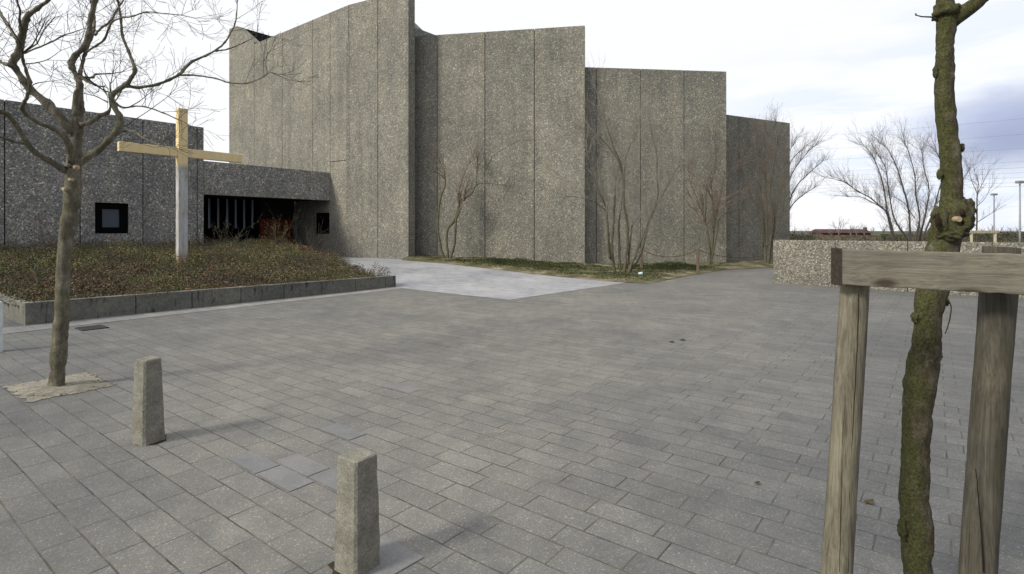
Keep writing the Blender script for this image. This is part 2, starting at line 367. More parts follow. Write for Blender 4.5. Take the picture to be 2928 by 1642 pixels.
def post_mat():
    m, t, b = mat('worn_gold_post', .7); p = pos(t)
    n = t.noise(t.map(p, scale=(1, 1, .22)), 10, 6, .7).outputs[0]
    worn = t.ramp(n, [(.30, (.26, .17, .10)), (.42, (.42, .40, .37)), (.7, (.60, .63, .66))])
    gold = t.ramp(n, [(.3, (.78, .60, .31)), (.6, (.86, .70, .40)), (.8, (.90, .78, .50))])
    z = t.math('ADD', t.new('ShaderNodeSeparateXYZ', Vector=p).outputs['Z'], t.math('MULTIPLY', t.noise(p, 3, 4, .6).outputs[0], .35))
    c = t.mix(t.new('ShaderNodeMapRange', Value=z, i1=3.55, i2=3.72).outputs[0], worn, gold)
    c = t.mix(t.new('ShaderNodeMapRange', Value=z, i1=1.25, i2=.85).outputs[0], c, (.30, .21, .11))
    t.l.new(c, b.inputs['Base Color']); bump(t, b, n, .3, .006); return m
M_gold = gold_mat(); M_cpost = post_mat()
def kerb_mat():
    m, t, b = mat('stained_concrete_kerb', .9); p = pos(t)
    n = t.noise(p, 18, 6, .65).outputs[0]; d = t.noise(t.map(p, scale=(1, 1, .22)), 8.5, 5, .65).outputs[0]; n2 = t.noise(p, 1.4, 4, .6).outputs[0]
    c = t.ramp(n, [(.3, (.11, .11, .10)), (.7, (.20, .197, .178))])
    c = t.mix(1.0, c, t.ramp(n2, [(.3, (.8,)*3), (.7, (1.25, 1.23, 1.15))]), 'MULTIPLY')
    c = t.mix(t.ramp(d, [(.575, 0.0), (.66, .8)]), c, (.02, .02, .02))
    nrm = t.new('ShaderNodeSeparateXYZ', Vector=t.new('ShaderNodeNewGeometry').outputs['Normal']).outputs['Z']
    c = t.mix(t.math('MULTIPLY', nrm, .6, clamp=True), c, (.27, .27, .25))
    t.l.new(c, b.inputs['Base Color']); bump(t, b, n, .4, .006); return m
M_kerb = kerb_mat()
def boll_mat(name, k):
    m, t, b = mat(name, .92); p = pos(t)
    v = t.new('ShaderNodeTexVoronoi', Vector=p, Scale=130); s = t.new('ShaderNodeSeparateColor', Color=v.outputs['Color'])
    n = t.noise(p, 9, 6, .65).outputs[0]; n2 = t.noise(p, 26, 4, .6).outputs[0]
    c = t.ramp(n, [(.3, (.16*k, .152*k, .122*k)), (.6, (.25*k, .24*k, .20*k)), (.8, (.31*k, .30*k, .255*k))])
    c = t.mix(1.0, c, t.ramp(s.outputs[0], [(0, .82), (.5, 1.0), (.95, 1.2)]), 'MULTIPLY')
    c = t.mix(t.ramp(n2, [(.64, 0.0), (.76, .35)]), c, (.07, .065, .045))
    t.l.new(c, b.inputs['Base Color']); bump(t, b, t.math('ADD', n2, t.math('MULTIPLY', s.outputs[0], .5)), .7, .006); return m
M_boll = boll_mat('rough_cast_concrete', 1.0)

# ------------------------------------------------------------------ directions of the place
def dv(deg): a = math.radians(deg); return (math.cos(a), math.sin(a))
U = dv(52); Vv = dv(142)
def grid_sheet(name, poly, z, mat_, step=.5, extra=None, kind='structure', trim=None):
    import bmesh
    xs = [p[0] for p in poly]; ys = [p[1] for p in poly]
    bm = bmesh.new(); x0, x1, y0, y1 = min(xs), max(xs), min(ys), max(ys)
    nx = max(1, int((x1-x0)/step)); ny = max(1, int((y1-y0)/step)); vs = {}
    for i in range(nx+1):
        for j in range(ny+1): vs[i, j] = bm.verts.new((x0+(x1-x0)*i/nx, y0+(y1-y0)*j/ny, 0))
    for i in range(nx):
        for j in range(ny): bm.faces.new((vs[i, j], vs[i+1, j], vs[i+1, j+1], vs[i, j+1]))
    n = len(poly)
    for i in range(n):   # polygon is convex and counter-clockwise: cut away what lies outside each edge
        a = Vector((*poly[i], 0)); b = Vector((*poly[(i+1) % n], 0)); e = b-a
        nrm = Vector((e.y, -e.x, 0)).normalized()
        bmesh.ops.bisect_plane(bm, geom=bm.verts[:]+bm.edges[:]+bm.faces[:], plane_co=a, plane_no=nrm, clear_outer=True, dist=1e-5)
    for v in bm.verts: v.co.z = z + g(v.co.x, v.co.y) + (extra(v.co.x, v.co.y) if extra else 0)
    me = bpy.data.meshes.new(name); bm.to_mesh(me); bm.free(); me.materials.append(mat_)
    me.polygons.foreach_set('use_smooth', [True]*len(me.polygons))
    o = bpy.data.objects.new(name, me); COL.objects.link(o)
    if kind: o['kind'] = kind
    return o

# ------------------------------------------------------------------ ground
mesh_obj('ground', [(-900, -60, -.06), (900, -60, -.06), (900, 1500, -.06), (-900, 1500, -.06)], [(0, 1, 2, 3)], M_field)['kind'] = 'structure'
WB = np.array([7.95, 16.77]); WD = dv(-45)     # low boundary wall
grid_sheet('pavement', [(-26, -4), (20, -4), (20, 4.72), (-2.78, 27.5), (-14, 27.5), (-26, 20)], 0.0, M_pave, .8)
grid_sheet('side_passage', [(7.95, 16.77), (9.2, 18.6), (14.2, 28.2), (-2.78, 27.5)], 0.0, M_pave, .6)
LC = np.array([-.23, 12.44]); LR = (3.47, 16.77); KR = np.array([-3.37, 15.59]); KL = np.array([-8.17, 9.23])
grid_sheet('entrance_path', [(-.23, 12.44), (3.5, 16.9), (-6.0, 26.4), (-13.5, 32), (-15, 31), (-9.3, 26.5), (-3.6, 15.6)][0:7], .006, M_paveL, .6) if False else None
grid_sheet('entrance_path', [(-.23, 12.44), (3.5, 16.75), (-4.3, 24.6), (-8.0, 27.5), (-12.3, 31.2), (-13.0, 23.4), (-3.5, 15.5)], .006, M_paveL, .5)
kd = U
q0 = KL + np.array(Vv)*0
band = [KL-np.array(U)*3-np.array(Vv)*.82, KL+np.array(U)*8.1-np.array(Vv)*.45, KL+np.array(U)*8.1, KL-np.array(U)*3]
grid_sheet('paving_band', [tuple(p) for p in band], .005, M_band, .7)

# soil bed along the church walls
BP = [(-4.9, 24.35), (3.34, 16.85), (4.1, 16.5), (5.9, 19.0), (8.9, 22.6), (11.1, 23.4), (15.2, 28.8), (11.5, 27.5), (-4.6, 26.9)]
def edged(x, y):
    best = 9
    for i in range(6):
        a = np.array(BP[i]); b = np.array(BP[i+1]); q = np.array([x, y]); t_ = np.clip(np.dot(q-a, b-a)/np.dot(b-a, b-a), 0, 1); best = min(best, np.linalg.norm(q-a-(b-a)*t_))
    return best
def bedz(x, y):
    return .012+sm(edged(x, y)/.8)*(.045+.12*max(0, mn.noise(Vector((x*.55, y*.55, 2))))+.04*mn.noise(Vector((x*2.2, y*2.2, 0))))
SOILBED = 1

# smooth replacement slabs
Cc = np.array([math.cos(PA), math.sin(PA)]); Qc = np.array([-math.sin(PA), math.cos(PA)])
sl = MB()
def slab(p0, p1, qa, qb, z=.003):
    p0 += .006; p1 -= .006; qa += .007; qb -= .007; pt = [Cc*p+Qc*q for p, q in ((p0, qa), (p1, qa), (p1, qb), (p0, qb))]
    b = len(sl.v); sl.v += [(a[0], a[1], z) for a in pt]; sl.f.append((b, b+1, b+2, b+3))
slab(-3.95, -3.539, 1.832, 2.014)
slab(-3.539, -3.128, 1.832, 2.014)
slab(-3.639, -3.228, 2.014, 2.196)
slab(-3.228, -2.817, 2.014, 2.196)
slab(-3.95, -3.539, 2.56, 2.742)
slab(-4.50, -4.09, 3.652, 3.834, .003)
o = sl.build('replaced_slabs', M_slab); o['kind'] = 'structure'
pl = [(-.67, 2.88), (-.43, 2.69), (-.62, 2.47), (-.86, 2.66)]
sq = MB(); sq.quadbox([(x, y, -.03) for x, y in pl][::-1], [(x, y, .006) for x, y in pl][::-1]); o = sq.build('smooth_slab', M_slab); o['kind'] = 'structure'

# ------------------------------------------------------------------ church
church = thing('church_building', (0, 26.5, 0), 'concrete church with staggered exposed aggregate wall blocks and a dark covered entrance', 'church')
GAP = .034
def panel_wall(name, o, d, cuts, heights, z0, mat_, thick=.3, holes=(), hgap=(), **kw):
    """front face on the line o+d*t, thickness to the left of d; cuts are joint positions, heights the top at each cut"""
    mb = MB()
    for i in range(len(cuts)-1):
        a, b = cuts[i]+GAP/2, cuts[i+1]-GAP/2
        hs = [h for h in holes if h[0] < b and h[1] > a]
        if hs:
            h = hs[0]
            mb.box(o, d, a, h[0], 0, thick, z0, heights[i]); mb.box(o, d, h[1], b, 0, thick, z0, heights[i])
            mb.box(o, d, h[0], h[1], 0, thick, z0, h[2]); mb.box(o, d, h[0], h[1], 0, thick, h[3], heights[i])
        else:
            hg = [q for q in hgap if q[0] == i]
            if hg:
                zz = hg[0][1]
                mb.box(o, d, a, b, 0, thick, z0, zz-GAP/2); mb.box(o, d, a, b, 0, thick, zz+GAP/2, 0, ztop=(heights[i], heights[i+1]))
            else: mb.box(o, d, a, b, 0, thick, z0, 0, ztop=(heights[i], heights[i+1]))
    ob = mb.build(name, mat_, church)
    jb = MB()
    for i in range(1, len(cuts)-1):
        jb.box(o, d, cuts[i]-GAP, cuts[i]+GAP, .05, thick-.02, z0, min(heights[i], 99)-.05)
    for i, zz in hgap: jb.box(o, d, cuts[i]+GAP, cuts[i+1]-GAP, .05, thick-.03, zz-GAP, zz+GAP)
    if jb.v:
        c = jb.build('panel_joints', M_joint, church); c.parent = ob
    return ob
s = .958
# block 1, right part and left part (t runs to the left; thickness behind)
b1 = (-4.95*s, 26.4*s); d1 = (math.cos(math.radians(-28)), math.sin(math.radians(-28)))
H1 = 1.6+11.55*s
def line_wall(name, right_pt, deg, lens, heights, z0, mat_, **kw):
    d = dv(deg); tot = sum(lens); o = (right_pt[0]-d[0]*tot, right_pt[1]-d[1]*tot)
    cuts = [0]
    for l in lens: cuts.append(cuts[-1]+l)
    return panel_wall(name, o, d, cuts, heights, z0, mat_, **kw), o, d, cuts
wB, oB, dB, cB = line_wall('wall', b1, -28, [1.94*s, 1.93*s], [H1]*3, -.1, M_wall, thick=.47)
kink = oB
HA = H1; HN = 1.6+11.8*s; HL = 1.6+13.24*s
tot = 12.97*s; dA = dv(-38); oA = (kink[0]-.001-dA[0]*tot, kink[1]-dA[1]*tot); cA = [0, 3.29*s, 6.56*s, 9.71*s, 11.345*s, 12.97*s]
wA = panel_wall('wall', oA, dA, cA[1:], [HA]*5, -.1, M_wall, thick=.47, hgap=[(3, 1.6+3.62*s)])
pr_ = [(0, -.1), (cA[1]-GAP/2, -.1), (cA[1]-GAP/2, HA+.16), (1.03*s, 1.6+13.2*s), (0, 1.6+13.24*s)]
mb = MB(); mb.quadbox([(oA[0]+dA[0]*a-dA[1]*.0, oA[1]+dA[1]*a, z) for a, z in pr_], [(oA[0]+dA[0]*a-dA[1]*.47, oA[1]+dA[1]*a+dA[0]*.47, z) for a, z in pr_]); mb.build('wall', M_wall, church)
# return wall behind the left end, rising above the notch
mb = MB(); e0 = (oA[0]+dA[0]*1.0*s+U[0]*.48, oA[1]+dA[1]*1.0*s+U[1]*.48); mb.box(e0, U, 0, 9.5, 0, .35, 0, 1.6+13.2*s); mb.build('return_wall', M_dark, church)
# block 2
p2 = (3.32, 25.0)
w2, o2, d2, c2_ = line_wall('wall', p2, -10, [2.33]*5, [1.6+9.30]*6, -.1, M_wall, thick=.32)
# roof wedge seen between block 1 and block 2
rb = MB(); a = P(1036, 52, 28.4); b = P(1077, 86, 28.4)
rb.quadbox([(a[0]-1.6, 28.6, 8), (b[0]+.6, 28.6, 8), (b[0]+.6, 32, 8), (a[0]-1.6, 32, 8)], [(a[0]-1.6, 28.6, a[2]+1.6), (b[0]+.6, 28.6, b[2]-.6), (b[0]+.6, 32, b[2]-.6), (a[0]-1.6, 32, a[2]+1.6)])
rb.build('roof_slope', M_annex, church)
# block 3
X3, Y3 = 3.92, 25.6; d3 = dv(6)
o3 = (X3-d3[0]*1.9, Y3-d3[1]*1.9)
panel_wall('wall', o3, d3, [0, 1.9, 4.02, 6.14, 8.25], [9.17]*5, -.15, M_wall, thick=.3)
# block 4
d4 = dv(27); o4 = (10.49-d4[0]*1.3, 26.9-d4[1]*1.3)
panel_wall('wall', o4, d4, [0, 2.15, 4.05, 5.97], [7.25]*4, -.15, M_wall, thick=.3)
# flat roofs and back walls so that the body is solid
rf = MB()
def roofpoly(pts, z0, z1): rf.quadbox([(x, y, z0) for x, y in pts], [(x, y, z1) for x, y in pts])
roofpoly([(-7.8, 28.3), (-5.1, 26.6), (-3.2, 29), (-3.2, 40), (-14, 40), (-17, 36.6), (-15.6, 34.3)], 0, H1-1.1)
roofpoly([(-3.1, 28.2), (3.1, 25.7), (3.2, 27), (3.2, 40), (-3.1, 40)], 0, 9.9)
roofpoly([(4.0, 26.4), (9.9, 26.9), (9.9, 40), (4.0, 40)], 0, 8.3)
roofpoly([(10.0, 27.4), (14.2, 29.6), (13, 38), (10.0, 38)], 0, 6.6)
rf.build('roof', M_annex, church)
# annex and canopy
ax = np.array([-12.97, 23.2]); dU = U
HAx = 5.93
oAx = ax-np.array(dU)*12.4
cutsAx = [12.4-v for v in (12.4, 10.3, 8.28, 6.26, 4.23, 2.25, .27, 0)]
wsx0, wsx1 = 12.4-3.79, 12.4-2.73
panel_wall('annex_wall', tuple(oAx), dU, cutsAx, [HAx]*8, .1, M_annex, thick=.45, holes=[(wsx0, wsx1, 1.48, 2.63)])
ab = MB(); ab.box(tuple(oAx), dU, 0, 12.35, .46, 8, .1, 5.6); ab.build('annex_roof', M_annex, church)
oAx = tuple(oAx)
def fr(mb, o, d, a0, a1, z0, z1, wd, b0, b1):
    mb.box(o, d, a0, a1, b0, b1, z0, z0+wd); mb.box(o, d, a0, a1, b0, b1, z1-wd, z1)
    mb.box(o, d, a0, a0+wd, b0, b1, z0+wd, z1-wd); mb.box(o, d, a1-wd, a1, b0, b1, z0+wd, z1-wd)
def part_under(ob, mb, name, mat_):
    c = mb.build(name, mat_, church); c.parent = ob; return c
wf = MB(); fr(wf, oAx, dU, wsx0+.005, wsx1-.005, 1.485, 2.625, .23, .05, .20)
win = wf.build('window', M_black, church)
pn = MB(); pn.box(oAx, dU, wsx0+.2, wsx1-.2, .17, .19, 1.69, 2.42); part_under(win, pn, 'pane', M_glass)
rv = MB(); rv.box(oAx, dU, wsx0+.003, wsx1-.003, .21, .44, 1.483, 2.627); part_under(win, rv, 'backing', M_black)
cn = MB(); oC = tuple(ax)
cn.box(oC, dU, .004, 6.2, .0, .35, 3.12, 4.53)
canopy = cn.build('canopy', M_annex, church)
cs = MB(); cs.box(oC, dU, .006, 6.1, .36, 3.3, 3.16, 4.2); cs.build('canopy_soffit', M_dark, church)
cj = MB(); cj.box(oC, dU, 6.20, 6.23, .01, .3, 3.13, 4.5); part_under(canopy, cj, 'end_joint', M_joint)
# recessed entrance: back plane 3.3 m behind the canopy front
bd = 3.32
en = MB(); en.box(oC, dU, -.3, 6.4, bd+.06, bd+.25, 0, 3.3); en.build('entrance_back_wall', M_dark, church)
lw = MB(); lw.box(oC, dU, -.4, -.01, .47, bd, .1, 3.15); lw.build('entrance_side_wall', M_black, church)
# back-right corner where the church wall meets the screen
D0 = 4.05; D1_ = 5.85
dr = MB(); 
for k in (0, 1): dr.box(oC, dU, D0+k*(D1_-D0)/2+.01, D0+(k+1)*(D1_-D0)/2-.01, bd-.02, bd+.03, .28, 2.2)
door = dr.build('door', M_red, church)
dh = MB(); dh.box(oC, dU, D1_-.14, D1_-.10, bd-.09, bd-.03, 1.25, 1.55); part_under(door, dh, 'handle', M_steel)
tr = MB(); tr.box(oC, dU, D0, D1_, bd-.03, bd+.05, 2.21, 3.15); part_under(door, tr, 'door_head', M_dark)
gs = MB(); gs.box(oC, dU, .0, D0-.02, bd-.01, bd+.04, 1.7, 3.15); gl = gs.build('glass_screen', M_glass2, church)
mu = MB(); k = 0.0
while k < D0:
    mu.box(oC, dU, k, k+.27, bd-.14, bd-.02, .2, 3.15); k += .42
part_under(gl, mu, 'mullions', M_black)
sp = MB(); sp.box(oC, dU, 0, D0-.02, bd-.012, bd+.045, .2, 1.7); part_under(gl, sp, 'bottom_panel', M_black)
# black window on the church wall right of the door
tA = lambda t: cA[-1]-t*s
ww = MB(); fr(ww, oA, dA, tA(2.84), tA(1.68), 1.42, 2.5, .08, -.03, .02)
w3 = ww.build('window', M_black, church)
pp = MB(); pp.box(oA, dA, tA(2.84)+.07, tA(1.68)-.07, -.015, .012, 1.49, 2.43); part_under(w3, pp, 'pane', M_black)

# ------------------------------------------------------------------ low boundary wall
cuts = [0, 1.68, 3.37, 5.04, 6.72, 8.4, 10.1]
lo = thing('boundary_wall', (7.95, 16.77, 0), 'low boundary wall of pale pebbly concrete panels at the right edge of the paving', 'wall')
for i in range(6):
    m_ = MB(); m_.box((7.95, 16.77), WD, cuts[i]+(.008 if i else 0), cuts[i+1]-.008, 0, .16, -.05, 1.31)
    bevel(m_.build('wall_panel', M_low, lo), .008, 1)
m_ = MB(); m_.box((7.95, 16.77), WD, .05, 10.05, .04, .12, -.05, 1.25); m_.build('joint_filler', M_joint, lo)

# ------------------------------------------------------------------ planter kerb
for_k = thing('planter_kerb', (KL[0], KL[1], 0), 'low stained concrete kerb wall holding the planted bed', 'kerb')
joints = [0, .53, 1.62, 2.62, 3.62, 4.62, 5.62, 6.62, 7.6, 7.97]
for i in range(len(joints)-1):
    z1 = .385-.055*joints[i]/8
    m_ = MB(); m_.box(tuple(KL), U, joints[i]+.006, joints[i+1]-.006, 0, .12, -.03, z1, ztop=(z1, z1-.006))
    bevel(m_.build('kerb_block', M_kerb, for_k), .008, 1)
m_ = MB()
for i in range(3): m_.box(tuple(KL+np.array(U)*.006), Vv, .125+i*1.0, .125+(i+1)*1.0-.008, -.12, 0, -.03, .37)
bevel(m_.build('kerb_return', M_kerb, for_k), .008, 1)
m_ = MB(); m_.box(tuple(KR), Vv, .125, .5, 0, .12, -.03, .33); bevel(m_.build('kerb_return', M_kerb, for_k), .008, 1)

# ------------------------------------------------------------------ planted bed
def bed_d(x, y): return (x-KL[0])*Vv[0]+(y-KL[1])*Vv[1]
RE0 = np.array([-3.40, 15.7]); RE1 = np.array([-8.7, 26.6]); re = (RE1-RE0)/np.linalg.norm(RE1-RE0)
def bed_e(x, y): return -((x-RE0[0])*(-re[1])+(y-RE0[1])*re[0])*-1     # distance left of the right edge
def bed_h(x, y):
    d = bed_d(x, y); e = bed_e(x, y)
    base = .31+.50*sm(d/11)
    gg = g(x, y)
    f = sm(e/2.6) if d > .4 else 1
    f = max(f, sm((1.2-d)/1.2)*1.0)
    return gg+(base-gg*.6)*f+.05*mn.noise(Vector((x*.8, y*.8, 0)))
poly_bed = [tuple(KL+np.array(Vv)*.1-np.array(U)*0), tuple(KR+np.array(Vv)*.1), (-8.8, 26.5), tuple(ax), tuple(np.array(oAx)), tuple(KL+np.array(Vv)*7)]
def inpoly(x, y, poly):
    c = False; n = len(poly)
    for i in range(n):
        x1, y1 = poly[i]; x2, y2 = poly[(i+1) % n]
        if (y1 > y) != (y2 > y) and x < (x2-x1)*(y-y1)/(y2-y1)+x1: c = not c
    return c
def heightfield(name, poly, fn, mat_, step, kind):
    xs = [p[0] for p in poly]; ys = [p[1] for p in poly]; V = []; Fc = []; idx = {}
    x0, y0 = min(xs), min(ys); nx = int((max(xs)-x0)/step)+1; ny = int((max(ys)-y0)/step)+1
    for i in range(nx):
        for j in range(ny):
            cx, cy = x0+(i+.5)*step, y0+(j+.5)*step
            if not inpoly(cx, cy, poly): continue
            q = []
            for a, b in ((i, j), (i+1, j), (i+1, j+1), (i, j+1)):
                if (a, b) not in idx:
                    idx[a, b] = len(V); X, Y = x0+a*step, y0+b*step; V.append((X, Y, fn(X, Y)))
                q.append(idx[a, b])
            Fc.append(q)
    o = mesh_obj(name, V, Fc, mat_, None, True); o['kind'] = kind; return o
heightfield('soil_bed', BP, lambda x, y: g(x, y)+bedz(x, y), M_soil, .11, 'structure')
heightfield('bed_soil', poly_bed, lambda x, y: bed_h(x, y)-.03, M_bedsoil, .16, 'structure')

def leaves(name, pts, size, mat_, tints, flat=.5, parent=None, aspect=.55):
    n = len(pts); pts = np.asarray(pts, float); size = np.broadcast_to(size, (n,))
    d = rng.normal(size=(n, 3)); d[:, 2] *= flat; d /= np.linalg.norm(d, axis=1, keepdims=True)
    e = rng.normal(size=(n, 3)); e = e-d*np.sum(e*d, axis=1, keepdims=True); e /= np.linalg.norm(e, axis=1, keepdims=True)
    a = pts-d*size[:, None]*.5; b = pts+e*size[:, None]*aspect*.5; c = pts+d*size[:, None]*.5; f = pts-e*size[:, None]*aspect*.5
    V = np.stack([a, b, c, f], axis=1).reshape(-1, 3); Fc = np.arange(n*4).reshape(-1, 4)
    return mesh_obj(name, V, Fc.tolist(), mat_, parent, False, tints)

def clump_noise(x, y, s_=1.0, o=0): return mn.noise(Vector((x*s_, y*s_, o)))
pts = []; tn = []; szs = []
xs0, xs1, ys0, ys1 = -24, -3, 9, 27
N = 0
while N < 95000:
    x = R.uniform(xs0, xs1); y = R.uniform(ys0, ys1)
    if x < -1.05*y-1: continue
    if R.random() > min(1, (13.0/y)**1.1): continue
    if not inpoly(x, y, poly_bed): continue
    d = bed_d(x, y)
    hh = .07+.42*max(0, clump_noise(x, y, 1.0)+.12)+.26*max(0, clump_noise(x, y, 3.0, 5))
    if d < .5: hh *= .45+d
    z = bed_h(x, y)+hh*(R.random()**.6)
    N += 1; pts.append((x, y, z)); szs.append(R.uniform(.022, .05)*(1+.25*(y/20)))
    red = clump_noise(x, y, .9, 9); gr = clump_noise(x, y, .55, 3)+.15*sm((d-3)/5)+.16
    t_ = .33+.75*gr+R.gauss(0, .15)
    if d < 3.5: t_ -= .07
    if R.random() < (.035 if red > .05 else .008): t_ = 1.0
    elif R.random() < .08: t_ = .92
    tn.append(min(1, max(0, t_)) if t_ >= 1 else min(.93, max(0, t_)))
# plants spilling over the kerb
for _ in range(3800):
    u_ = R.uniform(.1, 7.9); b_ = R.uniform(-.05, .16); q = KL+np.array(U)*u_+np.array(Vv)*b_
    if clump_noise(q[0], q[1], 1.6, 4) < R.uniform(-.25, .25): continue
    pts.append((q[0], q[1], .39-.05*u_/8+R.uniform(-.02, .08)-(.05 if b_ < 0 else 0))); szs.append(R.uniform(.02, .04)); tn.append(R.uniform(.05, .5))
cov = leaves('ground_cover', pts, np.array(szs), M_cover, tn, .6); tag(cov, 'low brown and green ground cover shrubs filling the raised bed behind the kerb', 'ground cover', kind='stuff')

def twig_path(p, d, ln, n=5, wig=.25, up=0.0, grav=0.0):
    p = np.array(p, float); d = np.array(d, float); d /= np.linalg.norm(d); o = [p.copy()]
    for i in range(n):
        d = d+rng.normal(size=3)*wig+np.array([0, 0, up-grav*i/n]); d /= np.linalg.norm(d); p = p+d*ln/n; o.append(p.copy())
    return np.array(o)
# arching twigs in the bed, each carrying small leaves
Vt, Ft = [], []; pts = []; tn = []; szs = []
k_ = 0
while k_ < 9500:
    x = R.uniform(-21, -3.2); y = R.uniform(9.3, 26.6)
    if x < -1.02*y-1 or not inpoly(x, y, poly_bed) or R.random() > (12.0/y)**.8: continue
    d = bed_d(x, y)
    if d < .3 and R.random() < .6: continue
    k_ += 1
    tall = .5+1.1*max(0, clump_noise(x, y, .8, 7)+.2)+.5*sm((d-6)/5)
    if d < 1: tall *= .6
    ln = R.uniform(.18, .46)*tall
    q = twig_path((x, y, bed_h(x, y)+.02), (R.gauss(0, .8), R.gauss(0, .8), 1.3), ln, 5, .16, 0, .55)
    tube_into(Vt, Ft, q, np.linspace(.0045, .0025, 6), 3, False)
    gr = clump_noise(x, y, .55, 3)+.15*sm((d-3)/5)+.16; red = clump_noise(x, y, .9, 9) > .12
    base_t = .30+.75*gr+R.gauss(0, .12)
    for _ in range(R.randint(3, 9)):
        p_ = q[R.randint(1, 5)]; pts.append(p_+rng.normal(size=3)*.018); szs.append(R.uniform(.018, .034)*(1+.02*y))
        tn.append(1.0 if (red and R.random() < .06) else min(.93, max(0, base_t+R.gauss(0, .1))))
o = mesh_obj('bed_twigs', Vt, Ft, M_twig); tag(o, 'fine arching bare twigs standing out of the ground cover in the raised bed', 'twigs', kind='stuff')
o = leaves('sprig_leaves', pts, np.array(szs), M_cover, tn, .9); tag(o, 'small brown, green and red leaves on the arching twigs of the raised bed', 'leaves', kind='stuff')

# ------------------------------------------------------------------ tree builder
def grow(V, Fc, p, d, ln, r, depth, up=.06, wig=.22, sides=3, spread=.9, kids=(2, 4), lf=None, kink_=.0):
    n = max(3, int(ln/.12)) if ln < 1.2 else max(5, int(ln/.2))
    n = min(n, 9)
    q = twig_path(p, d, ln, n, wig, up)
    rr = np.linspace(r, max(r*.35, .0016), n+1)
    tube_into(V, Fc, q, rr, sides, False)
    if lf is not None and depth <= 1:
        for i in range(1, n+1): lf.append(q[i])
    if depth <= 0: return
    for _ in range(R.randint(*kids)):
        i = R.randint(1, n-1); t_ = q[min(i+1, n)]-q[i-1]; t_ /= np.linalg.norm(t_)
        s_ = rng.normal(size=3); s_ -= t_*np.dot(s_, t_); s_ /= np.linalg.norm(s_)
        nd = t_+s_*spread*R.uniform(.5, 1.1)
        grow(V, Fc, q[i], nd, ln*R.uniform(.4, .72), rr[i]*.65, depth-1, up, wig, 3, spread, kids, lf)
def limb(tr, Y, offs=(0, 0), k=1.0, scl=(1, 1, 0, 0)):   # traced (x, y, r px) -> world polyline at depth Y (+ offset from start to end)
    a = np.array(tr, float); n = len(a); o = []; rr = []
    for i, (x, y, r) in enumerate(a):
        yy = Y+offs[0]+(offs[1]-offs[0])*(i/(n-1)); o.append(P(x*scl[0]+scl[2], y*scl[1]+scl[3], yy)); rr.append(r*k*yy/F/math.sqrt(1+((x*scl[0]+scl[2]-1288)/F)**2))
    return np.array(o), np.array(rr)

def bare_tree(name, label, base, limbs, Y, scl, stem_mat, twig_mat, tw, rk=1.0, group=None, wob=.12, cat='tree', stepd=.12, root=None, Ysp=.5, sides=7, leaf=None):
    root = thing(name, base, label, cat, group)
    V, Fc, V2, F2 = [], [], [], []; lf = []
    for (tr, offs, twn) in limbs:
        pp_, rr = limb(tr, Y, offs, rk, scl)
        pp_, rr = resample(pp_, rr, stepd, tw.get('knob', 0) if twn > 0 else 0)
        thick = rr.max() > tw['rmin']
        if thick and wob: rr = rr*(1+np.array([wob*.7*mn.noise(Vector((i*stepd*9, x_*3.1, 0)))+wob*.5*mn.noise(Vector((i*stepd*28, 7, x_))) for x_ in (pp_[0][0]+pp_[-1][2],) for i in range(len(rr))]))
        if len(pp_) > 4: pp_[1:-1] += rng.normal(size=(len(pp_)-2, 3))*np.minimum(rr[1:-1, None]*.16, stepd*.06)
        tube_into(V if thick else V2, Fc if thick else F2, pp_, rr, sides if thick else 4, True, wob if thick else 0)
        L_ = np.linalg.norm(np.diff(pp_, axis=0), axis=1).sum(); cnt = int(twn*L_*tw['dens'])
        for _ in range(cnt):
            i = int(len(pp_)*(tw.get('from', .15)+(1-tw.get('from', .15))*R.random()**.8)); i = min(max(1, i), len(pp_)-2) if len(pp_) > 2 else 0
            t_ = pp_[min(i+1, len(pp_)-1)]-pp_[max(i-1, 0)]; t_ /= (np.linalg.norm(t_)+1e-9)
            s_ = rng.normal(size=3); s_ -= t_*np.dot(s_, t_); s_ /= np.linalg.norm(s_)
            nd = t_*tw.get('fwd', .6)+s_*tw['spread']+np.array([0, 0, tw['up']])
            grow(V2, F2, pp_[i], nd, tw['len']*R.uniform(.4, 1.1), min(rr[i]*.5, tw['r']), tw['depth'], tw.get('gup', .05), tw.get('wig', .2), 3, tw.get('sp2', .8), tw.get('kids', (2, 4)), lf if leaf else None)
        if tw.get('tip'):
            t_ = pp_[-1]-pp_[-2]; t_ /= np.linalg.norm(t_)
            for _ in range(tw['tip'] if twn > 0 else 0):
                grow(V2, F2, pp_[-1], t_+rng.normal(size=3)*.35, tw['len']*R.uniform(.7, 1.2), max(rr[-1]*.8, tw['r']*.7), tw['depth'], tw.get('gup', .05), tw.get('wig', .2), 3, tw.get('sp2', .8), tw.get('kids', (2, 4)), lf if leaf else None)
    mesh_obj('trunk' if cat == 'tree' else 'stems', V, Fc, stem_mat, root, True)
    if V2: mesh_obj('crown', V2, F2, twig_mat, root, False)
    if leaf and lf:
        q = np.array(lf)+rng.normal(size=(len(lf), 3))*.03
        leaves('leaves', q, .05, leaf, rng.uniform(0, 1, len(q)), .8, root)
    return root

